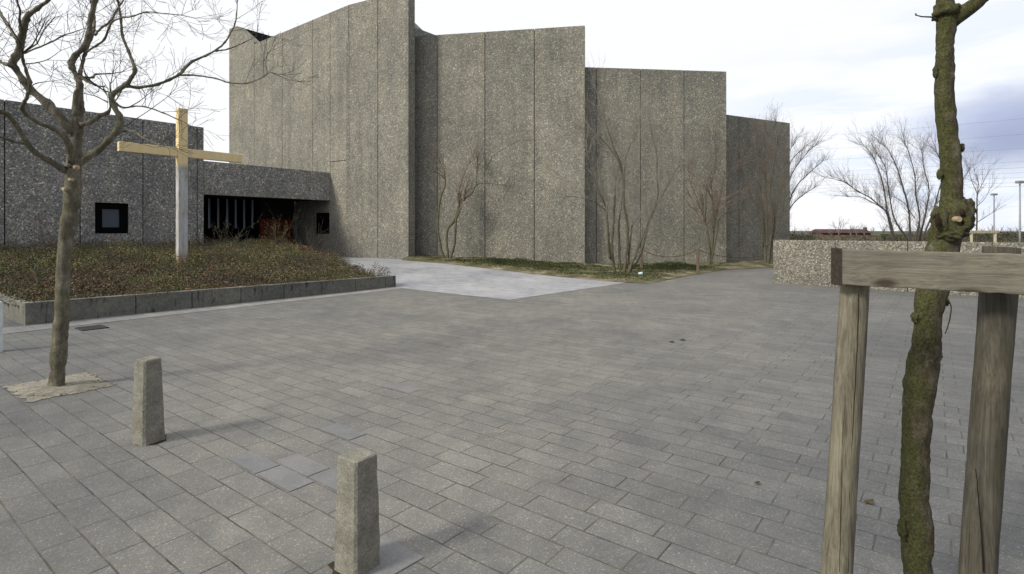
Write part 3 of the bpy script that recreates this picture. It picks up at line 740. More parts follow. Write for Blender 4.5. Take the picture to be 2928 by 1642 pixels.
# the pruned street tree on the left
A = lambda l: [(x*.3044, y*.3044, r) for x, y, r in l]
I = (1, 1, 0, 0)
trunkL = [(143, 990, 27), (143, 972, 25), (145, 940, 22), (148, 886, 22), (153.5, 809, 21.5), (156.5, 730, 20), (160, 660, 19), (164.5, 609, 19), (170, 575, 21), (176, 548, 24), (178, 525, 22), (180, 508, 24.5), (183, 470, 22), (184, 445, 23), (186, 420, 21)]
limbsL = [
 (trunkL, (0, 0), 0),
 (A([(600, 1400, 19), (620, 1290, 18), (640, 1050, 14.5), (650, 900, 13), (655, 800, 10), (660, 700, 9), (640, 640, 7), (595, 560, 7.5), (590, 520, 8), (620, 460, 7), (690, 390, 6.5), (730, 280, 6.5), (755, 130, 7), (785, 0, 8), (800, -160, 7), (840, -330, 6), (860, -500, 4)]), (0, .3), .8),
 (A([(630, 960, 9), (625, 860, 8), (630, 760, 7), (645, 730, 4)]), (-.05, -.08), 0),
 (A([(660, 690, 6), (665, 590, 5), (700, 450, 4.5), (745, 330, 4.5), (775, 250, 4), (780, 180, 3.5), (770, 60, 3)]), (.1, .5), 1.2),
 (A([(670, 640, 6), (720, 670, 4.5), (790, 705, 4)]), (0, -.2), .6),
 (A([(700, 640, 3), (770, 640, 3), (790, 615, 2.5), (900, 610, 2), (1010, 595, 1)]), (0, .3), 1.2),
 (A([(700, 440, 3), (790, 380, 3), (860, 330, 3), (900, 230, 2.8), (930, 180, 2.5), (1000, 150, 2.2), (1100, 135, 2), (1210, 100, 1.8), (1370, 115, 1.5), (1500, 125, 1)]), (.2, -.3), 1.3),
 (A([(785, 290, 3), (840, 230, 3), (910, 180, 3.2), (960, 90, 3), (1000, 30, 2), (1060, -60, 1.5)]), (.2, .8), 1.4),
 (A([(590, 1100, 12), (560, 1050, 13), (480, 950, 12), (380, 850, 11.5), (250, 740, 11), (190, 660, 10), (130, 570, 9), (95, 530, 10), (130, 470, 9.5), (165, 390, 9), (180, 300, 10), (195, 230, 9), (215, 160, 8), (240, 120, 8), (310, 70, 6), (400, 0, 5), (470, -80, 4), (520, -200, 3)]), (0, -.5), .9),
 (A([(150, 350, 6), (110, 280, 5), (60, 200, 5), (0, 110, 5), (-50, 0, 4)]), (-.3, .1), 1.2),
 (A([(180, 240, 4), (160, 170, 3.5), (165, 90, 3), (140, 0, 3), (150, -80, 2)]), (-.4, -.8), 1.2),
 (A([(85, 540, 7), (40, 530, 5), (0, 510, 4), (-60, 450, 4), (-140, 420, 3)]), (-.4, -.1), 1.2),
 (A([(600, 1340, 10), (570, 1220, 9), (530, 1130, 8.5), (430, 1060, 7), (330, 1020, 6.5), (230, 960, 6), (180, 900, 6), (200, 850, 5), (235, 770, 5), (245, 680, 5), (215, 590, 4.5), (190, 500, 4), (185, 440, 4)]), (-.05, -.8), .5),
 (A([(200, 440, 3), (300, 400, 2.5), (420, 350, 2.5), (510, 300, 2.2), (600, 270, 1.5), (690, 240, 1)]), (-.5, 0), 1.6),
 (A([(210, 530, 2), (300, 520, 1.8), (400, 490, 1.5), (500, 420, 1)]), (-.7, -.9), 1.2),
 (A([(250, 720, 2), (300, 690, 1.6), (410, 672, 1)]), (-.4, -.5), .6),
 (A([(580, 1430, 10), (500, 1390, 8.5), (400, 1330, 8), (290, 1260, 8), (220, 1180, 8), (130, 1030, 7.5), (60, 950, 7), (0, 920, 7), (-80, 890, 6), (-160, 800, 5)]), (0, -.7), .25),
 (A([(210, 1190, 4), (100, 1165, 4), (0, 1135, 4), (-90, 1120, 3)]), (-.4, -.6), .3),
 (A([(610, 1400, 10), (680, 1330, 9.5), (800, 1250, 9), (900, 1160, 9), (960, 1090, 9), (990, 1040, 8.5), (985, 960, 8), (940, 880, 7), (925, 790, 6.5), (990, 735, 6.5), (1040, 700, 6.5), (1090, 640, 5), (1115, 580, 5.5), (1090, 500, 4), (1060, 420, 4), (1010, 290, 3.5), (1000, 170, 3.3), (985, 60, 3)]), (0, .4), .7),
 (A([(1045, 712, 5), (1150, 725, 4.3), (1300, 700, 4), (1400, 660, 3.8), (1480, 618, 3.8), (1510, 580, 3.5), (1590, 510, 3), (1700, 460, 2.8), (1790, 410, 2.5), (1860, 350, 2.5), (1900, 280, 2), (1940, 200, 1.8), (1955, 120, 1.5), (1960, 30, 1.2)]), (.3, .9), .8),
 (A([(1490, 620, 2.8), (1650, 628, 2.2), (1780, 650, 2.2), (1900, 685, 2), (2030, 690, 1.8), (2150, 650, 1.2), (2230, 600, .9)]), (.6, .2), .7),
 (A([(1780, 425, 2), (1890, 405, 1.8), (2020, 350, 1.2), (2120, 300, .8)]), (.7, 1.0), .7),
 (A([(660, 1035, 7), (740, 1015, 6), (820, 960, 5.5), (890, 935, 5), (910, 890, 3)]), (0, .2), .3),
 (A([(950, 850, 3), (1020, 890, 2.5), (1100, 880, 2.2), (1200, 885, 2), (1350, 935, 1.8), (1450, 980, 1.5), (1500, 1000, 1)]), (.3, .1), 1.2),
 (A([(1060, 890, 1.8), (1150, 840, 1.5), (1260, 750, 1)]), (.2, -.1), .8),
 (A([(990, 1090, 3), (1100, 1090, 2.8), (1180, 1140, 2.5), (1290, 1190, 2.2), (1340, 1215, 1)]), (.2, -.2), .8),
 (A([(1010, 1060, 1.5), (1130, 980, 1.3), (1250, 900, 1.2), (1400, 790, .8)]), (.2, .5), .5),
 (A([(890, 850, 1.5), (800, 800, 1.3), (700, 775, 1)]), (.3, .4), .6),
]
left = bare_tree('street_tree', 'bare pruned plane tree with knobbly limbs growing from a sand pit in the paving', (-4.63, 5.61, 0), limbsL, 5.61, I, M_bark, M_branch,
    dict(dens=5.2, rmin=.0085, spread=.8, up=.35, len=.48, r=.0028, depth=2, wig=.24, fwd=.5, kids=(2, 3), tip=3, gup=.05, knob=.28), wob=.15, stepd=.035, sides=14)
for (x, y, r, dY) in ((189, 421, 4.5, -.10), (161, 476, 4.5, -.09), (176, 452, 3.5, -.1)):
    c = P(x, y, 5.61+dY); n_ = np.array([-.15, -1, .1]); n_ /= np.linalg.norm(n_)
    V, Fc = [], []; tube_into(V, Fc, [c+n_*-.03, c+n_*.012], [r*5.5/F*1.25, r*5.5/F], 10)
    mesh_obj('pruned_stub', V, Fc, M_cut, left)

# ------------------------------------------------------------------ near mossy tree on the right with its stakes
NT_Y = 2.18
trunkN = [(2296, 1640, 42), (2300, 1560, 41), (2306, 1500, 41), (2310, 1445, 40), (2306, 1400, 39), (2309, 1340, 41), (2301, 1280, 40.5), (2299, 1230, 37), (2302, 1180, 36), (2304, 1120, 37), (2306, 1060, 38), (2310, 1000, 40), (2318, 950, 42), (2325, 900, 41), (2330, 890, 40), (2331, 850, 35), (2334, 800, 36), (2337, 770, 38), (2344, 740, 41), (2352, 720, 43), (2360, 690, 42), (2366, 650, 42), (2371, 628, 43), (2377, 590, 42), (2386, 560, 42), (2394, 530, 38), (2394, 500, 31), (2394, 460, 29), (2392, 420, 28), (2389, 380, 27.5), (2385, 340, 27), (2381, 300, 26.5), (2377, 250, 26), (2376, 200, 25.5), (2377, 150, 25.5), (2378, 100, 25), (2380, 60, 27), (2384, 30, 29)]
limbsN = [
 (trunkN, (0, 0), 0),
 ([(2384, 50, 25), (2378, 10, 23), (2376, -60, 21), (2388, -180, 19), (2380, -330, 16), (2400, -480, 12), (2390, -620, 8)], (0, .2), .8),
 ([(2392, 55, 24), (2425, 30, 23), (2460, 5, 20), (2500, -40, 18), (2540, -120, 16), (2560, -260, 13), (2600, -400, 9)], (0, -.15), .8),
 ([(2358, 52, 4), (2345, 44, 2.4), (2320, 42, 2.0), (2303, 38, 1.6)], (0, -.03), 0),
 ([(2306, 40, 1.8), (2303, 34, 2.2)], (0, 0), 0),
 ([(2385, 752, 2.2), (2393, 775, 2.0), (2388, 810, 1.8), (2378, 840, 1.4)], (-.06, -.02), 0),
]
near = bare_tree('staked_tree', 'mossy crooked tree trunk with a burl held between wooden stakes in the right foreground', (P(2296, 1640, NT_Y)[0], NT_Y, 0), limbsN, NT_Y, I, M_moss, M_branch,
    dict(dens=2.2, rmin=.0025, spread=.8, up=.4, len=.7, r=.006, depth=2, wig=.2, tip=3), wob=.11, stepd=.016, sides=40)
V, Fc = [], []
def lump(V, Fc, c, rad, seed, amp=.35, n=20):
    b = len(V); m = n//2
    for i in range(m+1):
        th = math.pi*i/m
        for k in range(n):
            ph = 2*math.pi*k/n; d = np.array([math.sin(th)*math.cos(ph), math.sin(th)*math.sin(ph), math.cos(th)])
            q = 1+amp*mn.noise(Vector(d*1.9)+Vector((seed, 0, 0)))+amp*.5*mn.noise(Vector(d*5)+Vector((0, seed, 0)))
            V.append(tuple(np.array(c)+d*np.array(rad)*q))
    for i in range(m):
        for k in range(n): Fc.append((b+i*n+k, b+(i+1)*n+k, b+(i+1)*n+(k+1) % n, b+i*n+(k+1) % n))
for (x, y, rx, ry, dY, sd) in ((2414, 548, 26, 42, -.02, 1), (2426, 524, 19, 26, -.01, 5), (2428, 556, 16, 26, -.02, 15), (2402, 584, 26, 18, -.03, 2), (2384, 594, 24, 14, -.035, 16), (2352, 540, 10, 12, -.02, 17), (2365, 560, 16, 40, -.02, 3), (2421, 372, 6, 13, 0, 4), (2364, 438, 7, 16, 0, 6), (2353, 180, 6, 18, 0, 7), (2299, 893, 10, 11, 0, 8), (2360, 893, 10, 14, 0, 12), (2270, 1330, 11, 34, 0, 9), (2303, 800, 11, 15, 0, 10), (2378, 760, 9, 12, -.01, 11), (2380, 30, 30, 24, 0, 13)):
    c = P(x, y, NT_Y+dY); k = NT_Y/F; V, Fc = [], []
    q_ = .95 if rx > 14 else .62; lump(V, Fc, c, (rx*k*q_, min(rx, 26)*k*1.2, ry*k*(1 if rx > 14 else .8)), sd*3.1, .36, 36)
    mesh_obj('burl', V, Fc, M_moss, near, True)
V, Fc = [], []
for (x, y, r, m_) in ((2412, 552, 6.5, 0),):
    c = P(x, y, NT_Y-.065); tube_into(V, Fc, [c+np.array([0, .03, 0]), c+np.array([0, -.004, 0])], [r*1.2*NT_Y/F, r*NT_Y/F], 12)
mesh_obj('pruned_stub', V, Fc, M_cut, near)
for (x, y, dy_, sz_, sd) in ((2359, 556, -.055, (.008, .008, .03), 2.2), (2421, 535, -.06, (.007, .01, .013), 5.2), (2424, 556, -.055, (.006, .008, .012), 7.2)):
    V, Fc = [], []; lump(V, Fc, P(x, y, NT_Y+dy_), sz_, sd, .5, 14); mesh_obj('bark_wound', V, Fc, M_wound, near, True)

guard = thing('tree_guard', (1.4, 1.85, 0), 'weathered wooden tree guard with thick round stakes and a nailed rail in the right foreground', 'tree guard')
def stake(name, x0, y0, w0, x1, y1, w1, Y, mat_, ztop):
    pa = P(x0, y0, Y); pb = P(x1, y1, Y); d = (pb-pa)/(pa[2]-pb[2])
    top = pa+d*-(ztop-pa[2])*1.0 if False else pa-d*(ztop-pa[2])
    bot = pa+d*(pa[2]+.15)
    k = Y/F; r0 = w0*k; r1 = w1*k; n = 60; V, Fc = [], []
    pts_ = [bot+(top-bot)*i/n for i in range(n+1)]
    zs = np.array([q[2] for q in pts_]); rr = (r1+(r0-r1)*(zs-pb[2])/(pa[2]-pb[2]))/math.sqrt(1+((x1-1288)/F)**2)
    tube_into(V, Fc, pts_, rr, 36, True, .035)
    o = mesh_obj(name, V, Fc, mat_, guard, True)
    return o, pa, pb, d
st1, *_ = stake('stake', 2150, 720, 37, 2105, 1440, 40, 1.96, M_stakeA, 1.50)
st2, *_ = stake('stake', 2511, 740, 49, 2459, 1440, 50, 1.80, M_stakeB, 1.545)
# drying splits in the stakes
def split(par, pts, Y, wpx):
    V, Fc = [], []; q = [P(x, y, Y) for x, y in pts]; q, rr = resample(q, [wpx*Y/F*k for k in np.linspace(.5, 1, len(q))], .03)
    q[:, 0] += rng.normal(size=len(q))*.0006
    tube_into(V, Fc, q, rr, 5); o = mesh_obj('split', V, Fc, M_crack, guard); o.parent = par; return o
split(st1, [(2160, 740), (2157, 850), (2152, 960), (2145, 1080), (2138, 1200), (2136, 1320), (2133, 1440)], 1.914, 1.5)
split(st1, [(2128, 1000), (2120, 1100), (2116, 1250), (2112, 1440)], 1.916, .8)
split(st2, [(2535, 745), (2540, 800), (2540, 900), (2536, 980)], 1.757, 1.0)
split(st2, [(2455, 1180), (2463, 1260), (2470, 1350), (2475, 1440)], 1.752, 1.9)
# rail
pa = P(2116, 628, 1.90); pb = P(2116, 717, 1.90); pc = P(2640, 642, 1.62); pd = P(2640, 746, 1.62)
dr_ = pc-pa; dr_[2] = 0; dr_ /= np.linalg.norm(dr_); nr = np.array([-dr_[1], dr_[0], 0])
M_rail = wood_mat('weathered_rail', [(.095, .088, .070), (.165, .155, .125), (.25, .235, .19)], stretch=(.06, 1, 1), sc_=60, knsc=(3.4, .01, 8))
rail_root = bpy.data.objects.new
n = 40; V, Fc = [], []
for i in range(n+1):
    s_ = i/n; top = pa+(pc-pa)*s_; bt = pb+(pd-pb)*s_; wz = .0025*mn.noise(Vector((i*.35, 0, 0))); wz2 = .003*mn.noise(Vector((i*.3, 5, 0)))
    off = nr*.048; sk = dr_*(-.030 if i == 0 else 0)
    V += [tuple(bt+np.array([0, 0, wz2])), tuple(top+np.array([0, 0, wz])), tuple(top+off+sk+np.array([0, 0, wz])), tuple(bt+off+sk+np.array([0, 0, wz2]))]
for i in range(n):
    b = i*4
    for k in range(4): Fc.append((b+k, b+4+k, b+4+(k+1) % 4, b+(k+1) % 4))
Fc.append((0, 1, 2, 3)[::-1]); Fc.append(tuple(n*4+k for k in range(4)))
cz = np.array(P(2300, 680, 1.8)); th = math.atan2(dr_[1], dr_[0])
Mr = Matrix.Translation(Vector(cz)) @ Matrix.Rotation(th, 4, 'Z'); inv = Mr.inverted()
me = bpy.data.meshes.new('rail'); me.from_pydata([tuple(inv @ Vector(v)) for v in V], [], Fc); me.materials.append(M_rail); me.materials.append(M_crack)
ro = bpy.data.objects.new('rail', me); COL.objects.link(ro); ro.parent = guard; ro.matrix_parent_inverse = Matrix.Translation(-Vector(guard.location)); ro.matrix_basis = Mr
bevel(ro, .004, 2)
M_end = simple('dark_end_grain', (.045, .036, .028), .95, .4, 60, .5)
me.materials[1] = M_end; me.polygons[len(Fc)-2].material_index = 1

# ------------------------------------------------------------------ tree pit
pit = [(-5.20, 5.62), (-4.49, 5.12), (-4.08, 5.66), (-4.78, 6.20)]
pv_ = []
for i in range(4):
    a = np.array(pit[i]); b = np.array(pit[(i+1) % 4])
    for k in range(26):
        q = a+(b-a)*k/26; q = q+rng.normal(size=2)*.008+np.array([mn.noise(Vector((k*.35, i*5, 0))), mn.noise(Vector((k*.35, i*5, 9)))])*.06; pv_.append(q)
PVP = [tuple(q) for q in pv_]
def pitz(x, y):
    dd = min(math.hypot(x-q[0], y-q[1]) for q in pv_)
    return .005+sm(dd/.18)*(.018+.016*mn.noise(Vector((x*7, y*7, 0)))+.006*mn.noise(Vector((x*25, y*25, 0))))
heightfield('sand_pit', PVP, pitz, M_sand, .022, 'structure')
# pebbles and crumbs lying in the pit
V, Fc = [], []
for _ in range(90):
    a = R.choice(pv_); q = np.mean(pv_, axis=0)+(a-np.mean(pv_, axis=0))*R.uniform(.1, 1.06); r_ = R.uniform(.004, .011)
    lump(V, Fc, (q[0], q[1], .012), (r_, r_, r_*.7), R.uniform(0, 9), .4, 6)
tag(mesh_obj('pit_gravel', V, Fc, M_soil), 'small crumbs and pebbles scattered over the sand around the street tree', 'gravel', kind='stuff')

# ------------------------------------------------------------------ bollards
def bollard(name, label, x, y, rot, h, wt, wb, mat_, lean=(0, 0), group=None, cham=.22, cat='bollard'):
    n = 26; V = []; Fc = []; segs = []
    def ring(wd, z, sx=0, sy=0):
        c_ = wd/2; k = c_*(1-cham); base = [(c_, -k), (c_, k), (k, c_), (-k, c_), (-c_, k), (-c_, -k), (-k, -c_), (k, -c_)]
        o_ = []
        for i in range(8):
            a = np.array(base[i]); b = np.array(base[(i+1) % 8]); m = 3 if i % 2 == 0 else 1
            for j in range(m): o_.append(a+(b-a)*j/m)
        return [(q[0]+sx, q[1]+sy, z) for q in o_]
    levels = [(-.1, wb)]+[(h*.965*i/n, wb+(wt-wb)*i/n) for i in range(n+1)]+[(h*.99, wt*.97), (h, wt*.86)]
    for z, wd in levels:
        for q in ring(wd, z):
            nn = mn.noise(Vector((q[0]*14+x, q[1]*14, q[2]*10)))*.0035+mn.noise(Vector((q[0]*50, q[1]*50, q[2]*40+x)))*.0016
            f = 1+nn/(wd/2); V.append((q[0]*f+lean[0]*z, q[1]*f+lean[1]*z, q[2]+(nn if z > h*.9 else 0)))
    m = len(ring(1, 0))
    for j in range(len(levels)-1):
        for k in range(m): Fc.append((j*m+k, j*m+(k+1) % m, (j+1)*m+(k+1) % m, (j+1)*m+k))
    Fc.append(tuple((len(levels)-1)*m+k for k in range(m)))
    me = bpy.data.meshes.new(name); me.from_pydata(V, [], Fc); me.materials.append(mat_)
    o = bpy.data.objects.new(name, me); COL.objects.link(o); o.location = (x, y, 0); o.rotation_euler = (0, 0, rot)
    return tag(o, label, cat, group)
gb = 'concrete bollards along the front of the paving'
bollard('bollard', 'concrete bollard nearest the camera with a rust streak on its left edge', -.735, 2.62, math.radians(56), .535, .138, .163, M_boll, (.0, .0), gb, .16)
bollard('bollard', 'concrete bollard between the street tree and the nearest bollard', -2.76, 4.18, math.radians(64), .63, .136, .168, M_boll, (.0, .0), gb, .2)
b3 = bollard('bollard', 'white painted bollard cut off by the left edge of the photo', -6.80, 7.25, math.radians(52), .66, .13, .14, M_white, (0, 0), None, .45)
# dark gap round bollard feet
for (x, y, r_) in ((-2.75, 4.19, .115), (-.735, 2.63, .125)):
    V = [(x, y, .0035)]; k = 16
    for i in range(k):
        a = 2*math.pi*i/k; q = r_*(1+.18*R.uniform(-1, 1)); V.append((x+math.cos(a)*q, y+math.sin(a)*q, .0035))
    mesh_obj('joint_soil', V, [(0, i+1, (i+1) % k+1) for i in range(k)], M_bedsoil)['kind'] = 'structure'

# drain grate
dg = thing('drain_grate', (-6.85, 9.05, 0), 'dark iron drain grate set in the paving beside the kerb wall', 'drain grate')
m_ = MB(); o_ = (-6.82, 8.74); m_.box(o_, U, 0, .36, 0, .03, -.03, .014); m_.box(o_, U, 0, .36, .37, .40, -.03, .014); m_.box(o_, U, 0, .03, .03, .37, -.03, .014); m_.box(o_, U, .33, .36, .03, .37, -.03, .014)
m_.build('grate_frame', M_grate, dg)
m_ = MB()
for i in range(7): m_.box(o_, U, .05+i*.043, .05+i*.043+.02, .032, .368, -.02, .012)
m_.build('grate_bars', M_grate, dg)
m_ = MB(); m_.box(o_, U, .03, .33, .03, .37, -.03, .0085); m_.build('grate_well', M_joint, dg)

# ------------------------------------------------------------------ cross
cb = np.array([-.5974*15.8, 15.8]); kx = 15.8/17.3
cross = thing('wooden_cross', (cb[0], cb[1], .5), 'tall golden wooden cross with a worn grey post standing in the planted bed', 'cross')
zt = 1.6+3.807*.913; m_ = MB(); m_.box(tuple(cb), U, -.125, .125, -.02, .17, .2, 1.6+305*15.8/F+.02)
bevel(m_.build('post', M_cpost, cross), .008, 1)
zc = 1.6+(580-383.5)*15.75/F; hb = .128
m_ = MB(); m_.box(tuple(cb), U, -1.70*kx, -.127, .012, .155, zc-hb, zc+hb); m_.box(tuple(cb), U, .127, 1.88*kx, .012, .155, zc-hb, zc+hb)
bevel(m_.build('crossbeam', M_gold, cross), .008, 1)

# ------------------------------------------------------------------ shrubs and bare bushes by the walls
TW = dict(dens=5, rmin=.012, spread=.55, up=.45, len=1.0, r=.007, depth=2, wig=.12, fwd=.9, kids=(2, 4), tip=4, gup=.04, sp2=.5)
sA = (.33495, .33495, 1011.8, 263.9)
bushA = [([(335, 1190, 12), (315, 1150, 10), (285, 1050, 9), (268, 930, 8), (273, 800, 7.5), (290, 690, 7), (322, 610, 6), (325, 560, 5)], (0, -.1), .3),
 ([(345, 1190, 12), (340, 1100, 9), (333, 1000, 8.5), (345, 930, 8.5), (390, 870, 9), (425, 770, 9), (422, 690, 7), (440, 600, 3), (470, 510, 2.5), (500, 440, 2)], (0, .1), .8),
 ([(350, 1190, 12), (375, 1110, 9), (395, 1030, 9), (403, 880, 8.5), (435, 780, 8)], (0, -.1), .3),
 ([(430, 720, 7), (480, 695, 6), (520, 670, 5), (555, 605, 4), (610, 590, 2.5), (740, 600, 1.5)], (0, .1), .8),
 ([(555, 600, 3), (560, 540, 2.5), (560, 490, 5)], (0, 0), .5),
 ([(600, 560, 2.5), (620, 510, 2.5), (650, 440, 2.5), (690, 380, 2), (780, 320, 1.8), (880, 270, 1.5)], (0, -.2), .9),
 ([(290, 680, 2), (280, 560, 1.5), (285, 440, 1.2)], (0, -.2), .8)]
bare_tree('bare_shrub', 'small crooked shrub of three mossy stems against the tallest wall corner', (-3.3, 24.9, .2), bushA, 25.0, (sA[0], sA[1], sA[2], sA[3]), M_shrubb, M_redtw,
          dict(TW, dens=2.4, len=1.3, r=.0055), rk=.36, cat='shrub', wob=.2)
sB = (.36536, .36536, 1407.7, 219.9)
bushB = [([(395, 1310, 12), (350, 1140, 10), (335, 1000, 9), (322, 850, 7), (300, 780, 5), (255, 680, 4.5), (215, 540, 4), (190, 430, 3)], (0, -.6), 1),
 ([(440, 1310, 12), (465, 1100, 10), (468, 950, 9.5), (445, 800, 8), (440, 640, 6), (420, 520, 5), (375, 420, 4), (330, 280, 3), (290, 170, 2)], (0, -.3), 1),
 ([(420, 1310, 10), (412, 1150, 9), (408, 950, 9), (425, 830, 3), (450, 600, 2.5)], (0, .5), .6),
 ([(460, 1310, 12), (540, 1110, 9), (600, 960, 8), (650, 840, 7), (678, 740, 6), (670, 600, 4), (668, 450, 3), (640, 350, 2.5)], (0, -.3), 1),
 ([(470, 1300, 9), (485, 1060, 7), (500, 950, 6)], (0, .2), .2),
 ([(380, 1290, 10), (362, 1100, 9), (375, 900, 8), (383, 730, 7)], (0, .3), .3),
 ([(345, 1180, 8), (335, 1100, 8), (325, 905, 7)], (-.1, -.2), .3),
 ([(455, 1310, 9), (560, 1150, 7), (620, 900, 6), (700, 760, 4), (760, 640, 3), (820, 540, 2)], (0, .7), .9),
 ([(440, 640, 4), (400, 500, 3), (330, 400, 2.5), (260, 330, 2)], (-.1, -.6), .8),
 ([(320, 850, 4), (240, 790, 3), (175, 768, 2)], (-.3, -.8), .6),
 ([(440, 700, 4), (460, 480, 3), (520, 330, 2.5), (560, 200, 2)], (-.1, .6), .8)]
bare_tree('bare_shrub', 'large bare multi stem shrub with pale fanning twigs in front of the middle wall blocks', (3.95, 19.6, .0), bushB, 19.6, sB, M_shrubb, M_pale,
          dict(TW, dens=10, len=1.3, r=.0055, wig=.1), rk=.34, cat='shrub', wob=.18)
bushC = [([(1030, 1250, 13), (1030, 1100, 10), (1012, 960, 8)], (0, 0), .3),
 ([(1040, 1250, 13), (1052, 1050, 11), (1065, 880, 9)], (0, .1), .3),
 ([(1045, 1200, 8), (1080, 1020, 5), (1100, 910, 4), (1150, 860, 2.5)], (0, -.2), .8),
 ([(1012, 1000, 4), (1005, 850, 3.5), (1015, 700, 3), (1060, 620, 3), (1080, 450, 2)], (0, -.2), 1.2),
 ([(1055, 1000, 4), (1100, 800, 3), (1130, 650, 2.5), (1190, 560, 2)], (0, .3), 1.2),
 ([(1020, 980, 4), (960, 800, 3), (900, 650, 2), (890, 560, 1.5)], (0, .3), 1.0)]
bare_tree('bare_shrub', 'cut back shrub with dark mossy stumps and thin reddish shoots before the lower wall', (9.1, 24.6, 0), bushC, 24.6, sB, M_shrubb, M_redtw,
          dict(TW, dens=4.5, len=1.6, r=.006), rk=.36, cat='shrub', wob=.2)
bushD = [([(1420, 1240, 12), (1412, 1100, 9), (1408, 950, 8), (1390, 780, 6), (1370, 560, 4), (1350, 420, 3), (1360, 300, 2)], (0, .3), 1.1),
 ([(1432, 1240, 12), (1450, 1080, 10), (1462, 900, 7), (1445, 700, 6), (1480, 500, 4), (1500, 370, 3), (1490, 290, 2)], (0, -.2), 1.1),
 ([(1440, 1230, 10), (1475, 1000, 8), (1500, 780, 6), (1560, 620, 4.5), (1600, 500, 3.5), (1700, 400, 2)], (0, .3), 1.1),
 ([(1400, 1100, 5), (1380, 900, 4), (1300, 700, 3), (1240, 560, 2)], (0, -.3), 1.0),
 ([(1430, 1100, 6), (1430, 850, 5), (1420, 600, 4), (1440, 420, 3), (1430, 300, 2)], (0, .6), 1.1)]
bare_tree('bare_shrub', 'tall bare shrub with dense reddish brown twigs before the last dark wall block', (12.0, 25.3, 0), bushD, 25.3, sB, M_shrubb, M_redtw,
          dict(TW, dens=7, len=.85, r=.005, tip=2), rk=.32, cat='shrub', wob=.2)
bushE = [([(1500, 1250, 12), (1540, 1000, 10), (1590, 830, 6), (1680, 740, 4), (1760, 690, 2.5)], (0, -.4), 1),
 ([(1505, 1250, 12), (1550, 900, 9), (1620, 700, 6), (1720, 590, 4), (1810, 510, 2.5)], (0, .4), 1.2),
 ([(1500, 1250, 12), (1540, 850, 9), (1590, 620, 6), (1680, 480, 4), (1760, 400, 2.5)], (0, -.2), 1.3),
 ([(1495, 1250, 12), (1510, 800, 9), (1560, 500, 6), (1620, 380, 3), (1650, 340, 2)], (0, .5), 1.2),
 ([(1490, 1250, 12), (1450, 800, 8), (1420, 450, 5), (1430, 330, 3), (1440, 260, 2)], (0, .2), 1.2),
 ([(1490, 1250, 12), (1500, 700, 8), (1520, 380, 5), (1500, 290, 2.5)], (0, .2), 1.2)]
bare_tree('bare_tree', 'bushy bare tree fanning out from behind the right end of the church', (18.2, 33.0, 0), bushE, 33.0, sB, M_twig, M_fartw,
          dict(TW, dens=9, len=1.15, r=.007, spread=.45, tip=3), rk=.25, cat='tree', wob=.1)
sF = (.36536, .36536, 1935.6, 219.95)
bushF = [([(880, 1200, 13), (860, 1050, 10), (820, 880, 8), (760, 820, 7), (700, 765, 6.5), (600, 710, 5), (530, 660, 4), (440, 630, 2.5)], (0, -1), 1.2),
 ([(875, 1200, 13), (850, 1040, 9), (812, 870, 8), (790, 700, 7), (745, 550, 5), (690, 440, 3), (640, 400, 2)], (0, .8), 1.2),
 ([(965, 1200, 13), (950, 1050, 10), (890, 960, 8), (850, 870, 7), (820, 700, 6), (800, 560, 4), (750, 460, 2.5)], (0, -.5), 1.2),
 ([(975, 1200, 14), (970, 1050, 12), (960, 850, 10), (920, 690, 8), (880, 560, 6), (825, 440, 4), (780, 390, 2.5)], (0, .2), 1.2),
 ([(1000, 1200, 14), (1008, 1050, 12), (1035, 900, 9), (1010, 750, 7), (1000, 600, 5), (960, 450, 4), (930, 380, 2.5)], (0, -.2), 1.2),
 ([(1020, 1200, 13), (1035, 1050, 11), (1080, 850, 8), (1100, 700, 6), (1065, 560, 5), (1050, 430, 3)], (0, .9), 1.2),
 ([(1040, 1200, 12), (1060, 1040, 10), (1130, 850, 8), (1170, 700, 6), (1210, 580, 5), (1150, 450, 3)], (0, -.6), 1.2),
 ([(760, 820, 5), (640, 760, 3.5), (540, 750, 2)], (-.5, -1), .8),
 ([(1000, 900, 5), (930, 800, 4), (870, 760, 3)], (0, .5), .9),
 ([(1150, 800, 6), (1260, 700, 5), (1330, 640, 3), (1380, 560, 2)], (-.3, -.5), 1.1)]
bare_tree('bare_tree', 'spreading bare multi stem tree behind the low boundary wall under the power lines', (20.5, 29.0, 0), bushF, 29.0, sF, M_twig, M_fartw,
          dict(TW, dens=9, len=1.15, r=.007, spread=.55, up=.3), rk=.27, cat='tree', wob=.1)

# ------------------------------------------------------------------ beyond the wall
yt = [([(1428, 1160, 8), (1428, 1050, 7), (1430, 900, 6), (1430, 780, 5), (1435, 720, 3.5), (1440, 660, 2.5)], (0, 0), .9),
      ([(1430, 930, 3), (1480, 900, 2.5), (1540, 860, 2)], (0, .2), 1.5), ([(1430, 880, 3), (1380, 800, 2), (1330, 760, 1.5)], (0, -.2), 1.5),
      ([(1430, 820, 3), (1480, 770, 2), (1520, 700, 1.5)], (0, .2), 1.5), ([(1430, 960, 3), (1390, 920, 2), (1370, 880, 1.5)], (0, .1), 1.2),
      ([(1435, 740, 3), (1400, 660, 2), (1380, 600, 1.5)], (0, .1), 1.5), ([(1438, 720, 3), (1480, 640, 2), (1500, 600, 1.5)], (0, .1), 1.5)]
bare_tree('young_tree', 'slim young tree standing inside the distant wooden tree guard', (29.6*.84, 27, 0), yt, 27.0, sF, M_twig, M_fartw, dict(TW, dens=4, len=1.0, r=.010, depth=1, spread=.9), rk=.36, wob=0)
fg = thing('tree_guard', (P(2473, 600, 27)[0], 27, 0), 'small pale wooden tree guard seen over the low boundary wall', 'tree guard')
M_pw = simple('pale_wood', (.42, .37, .27), .8)
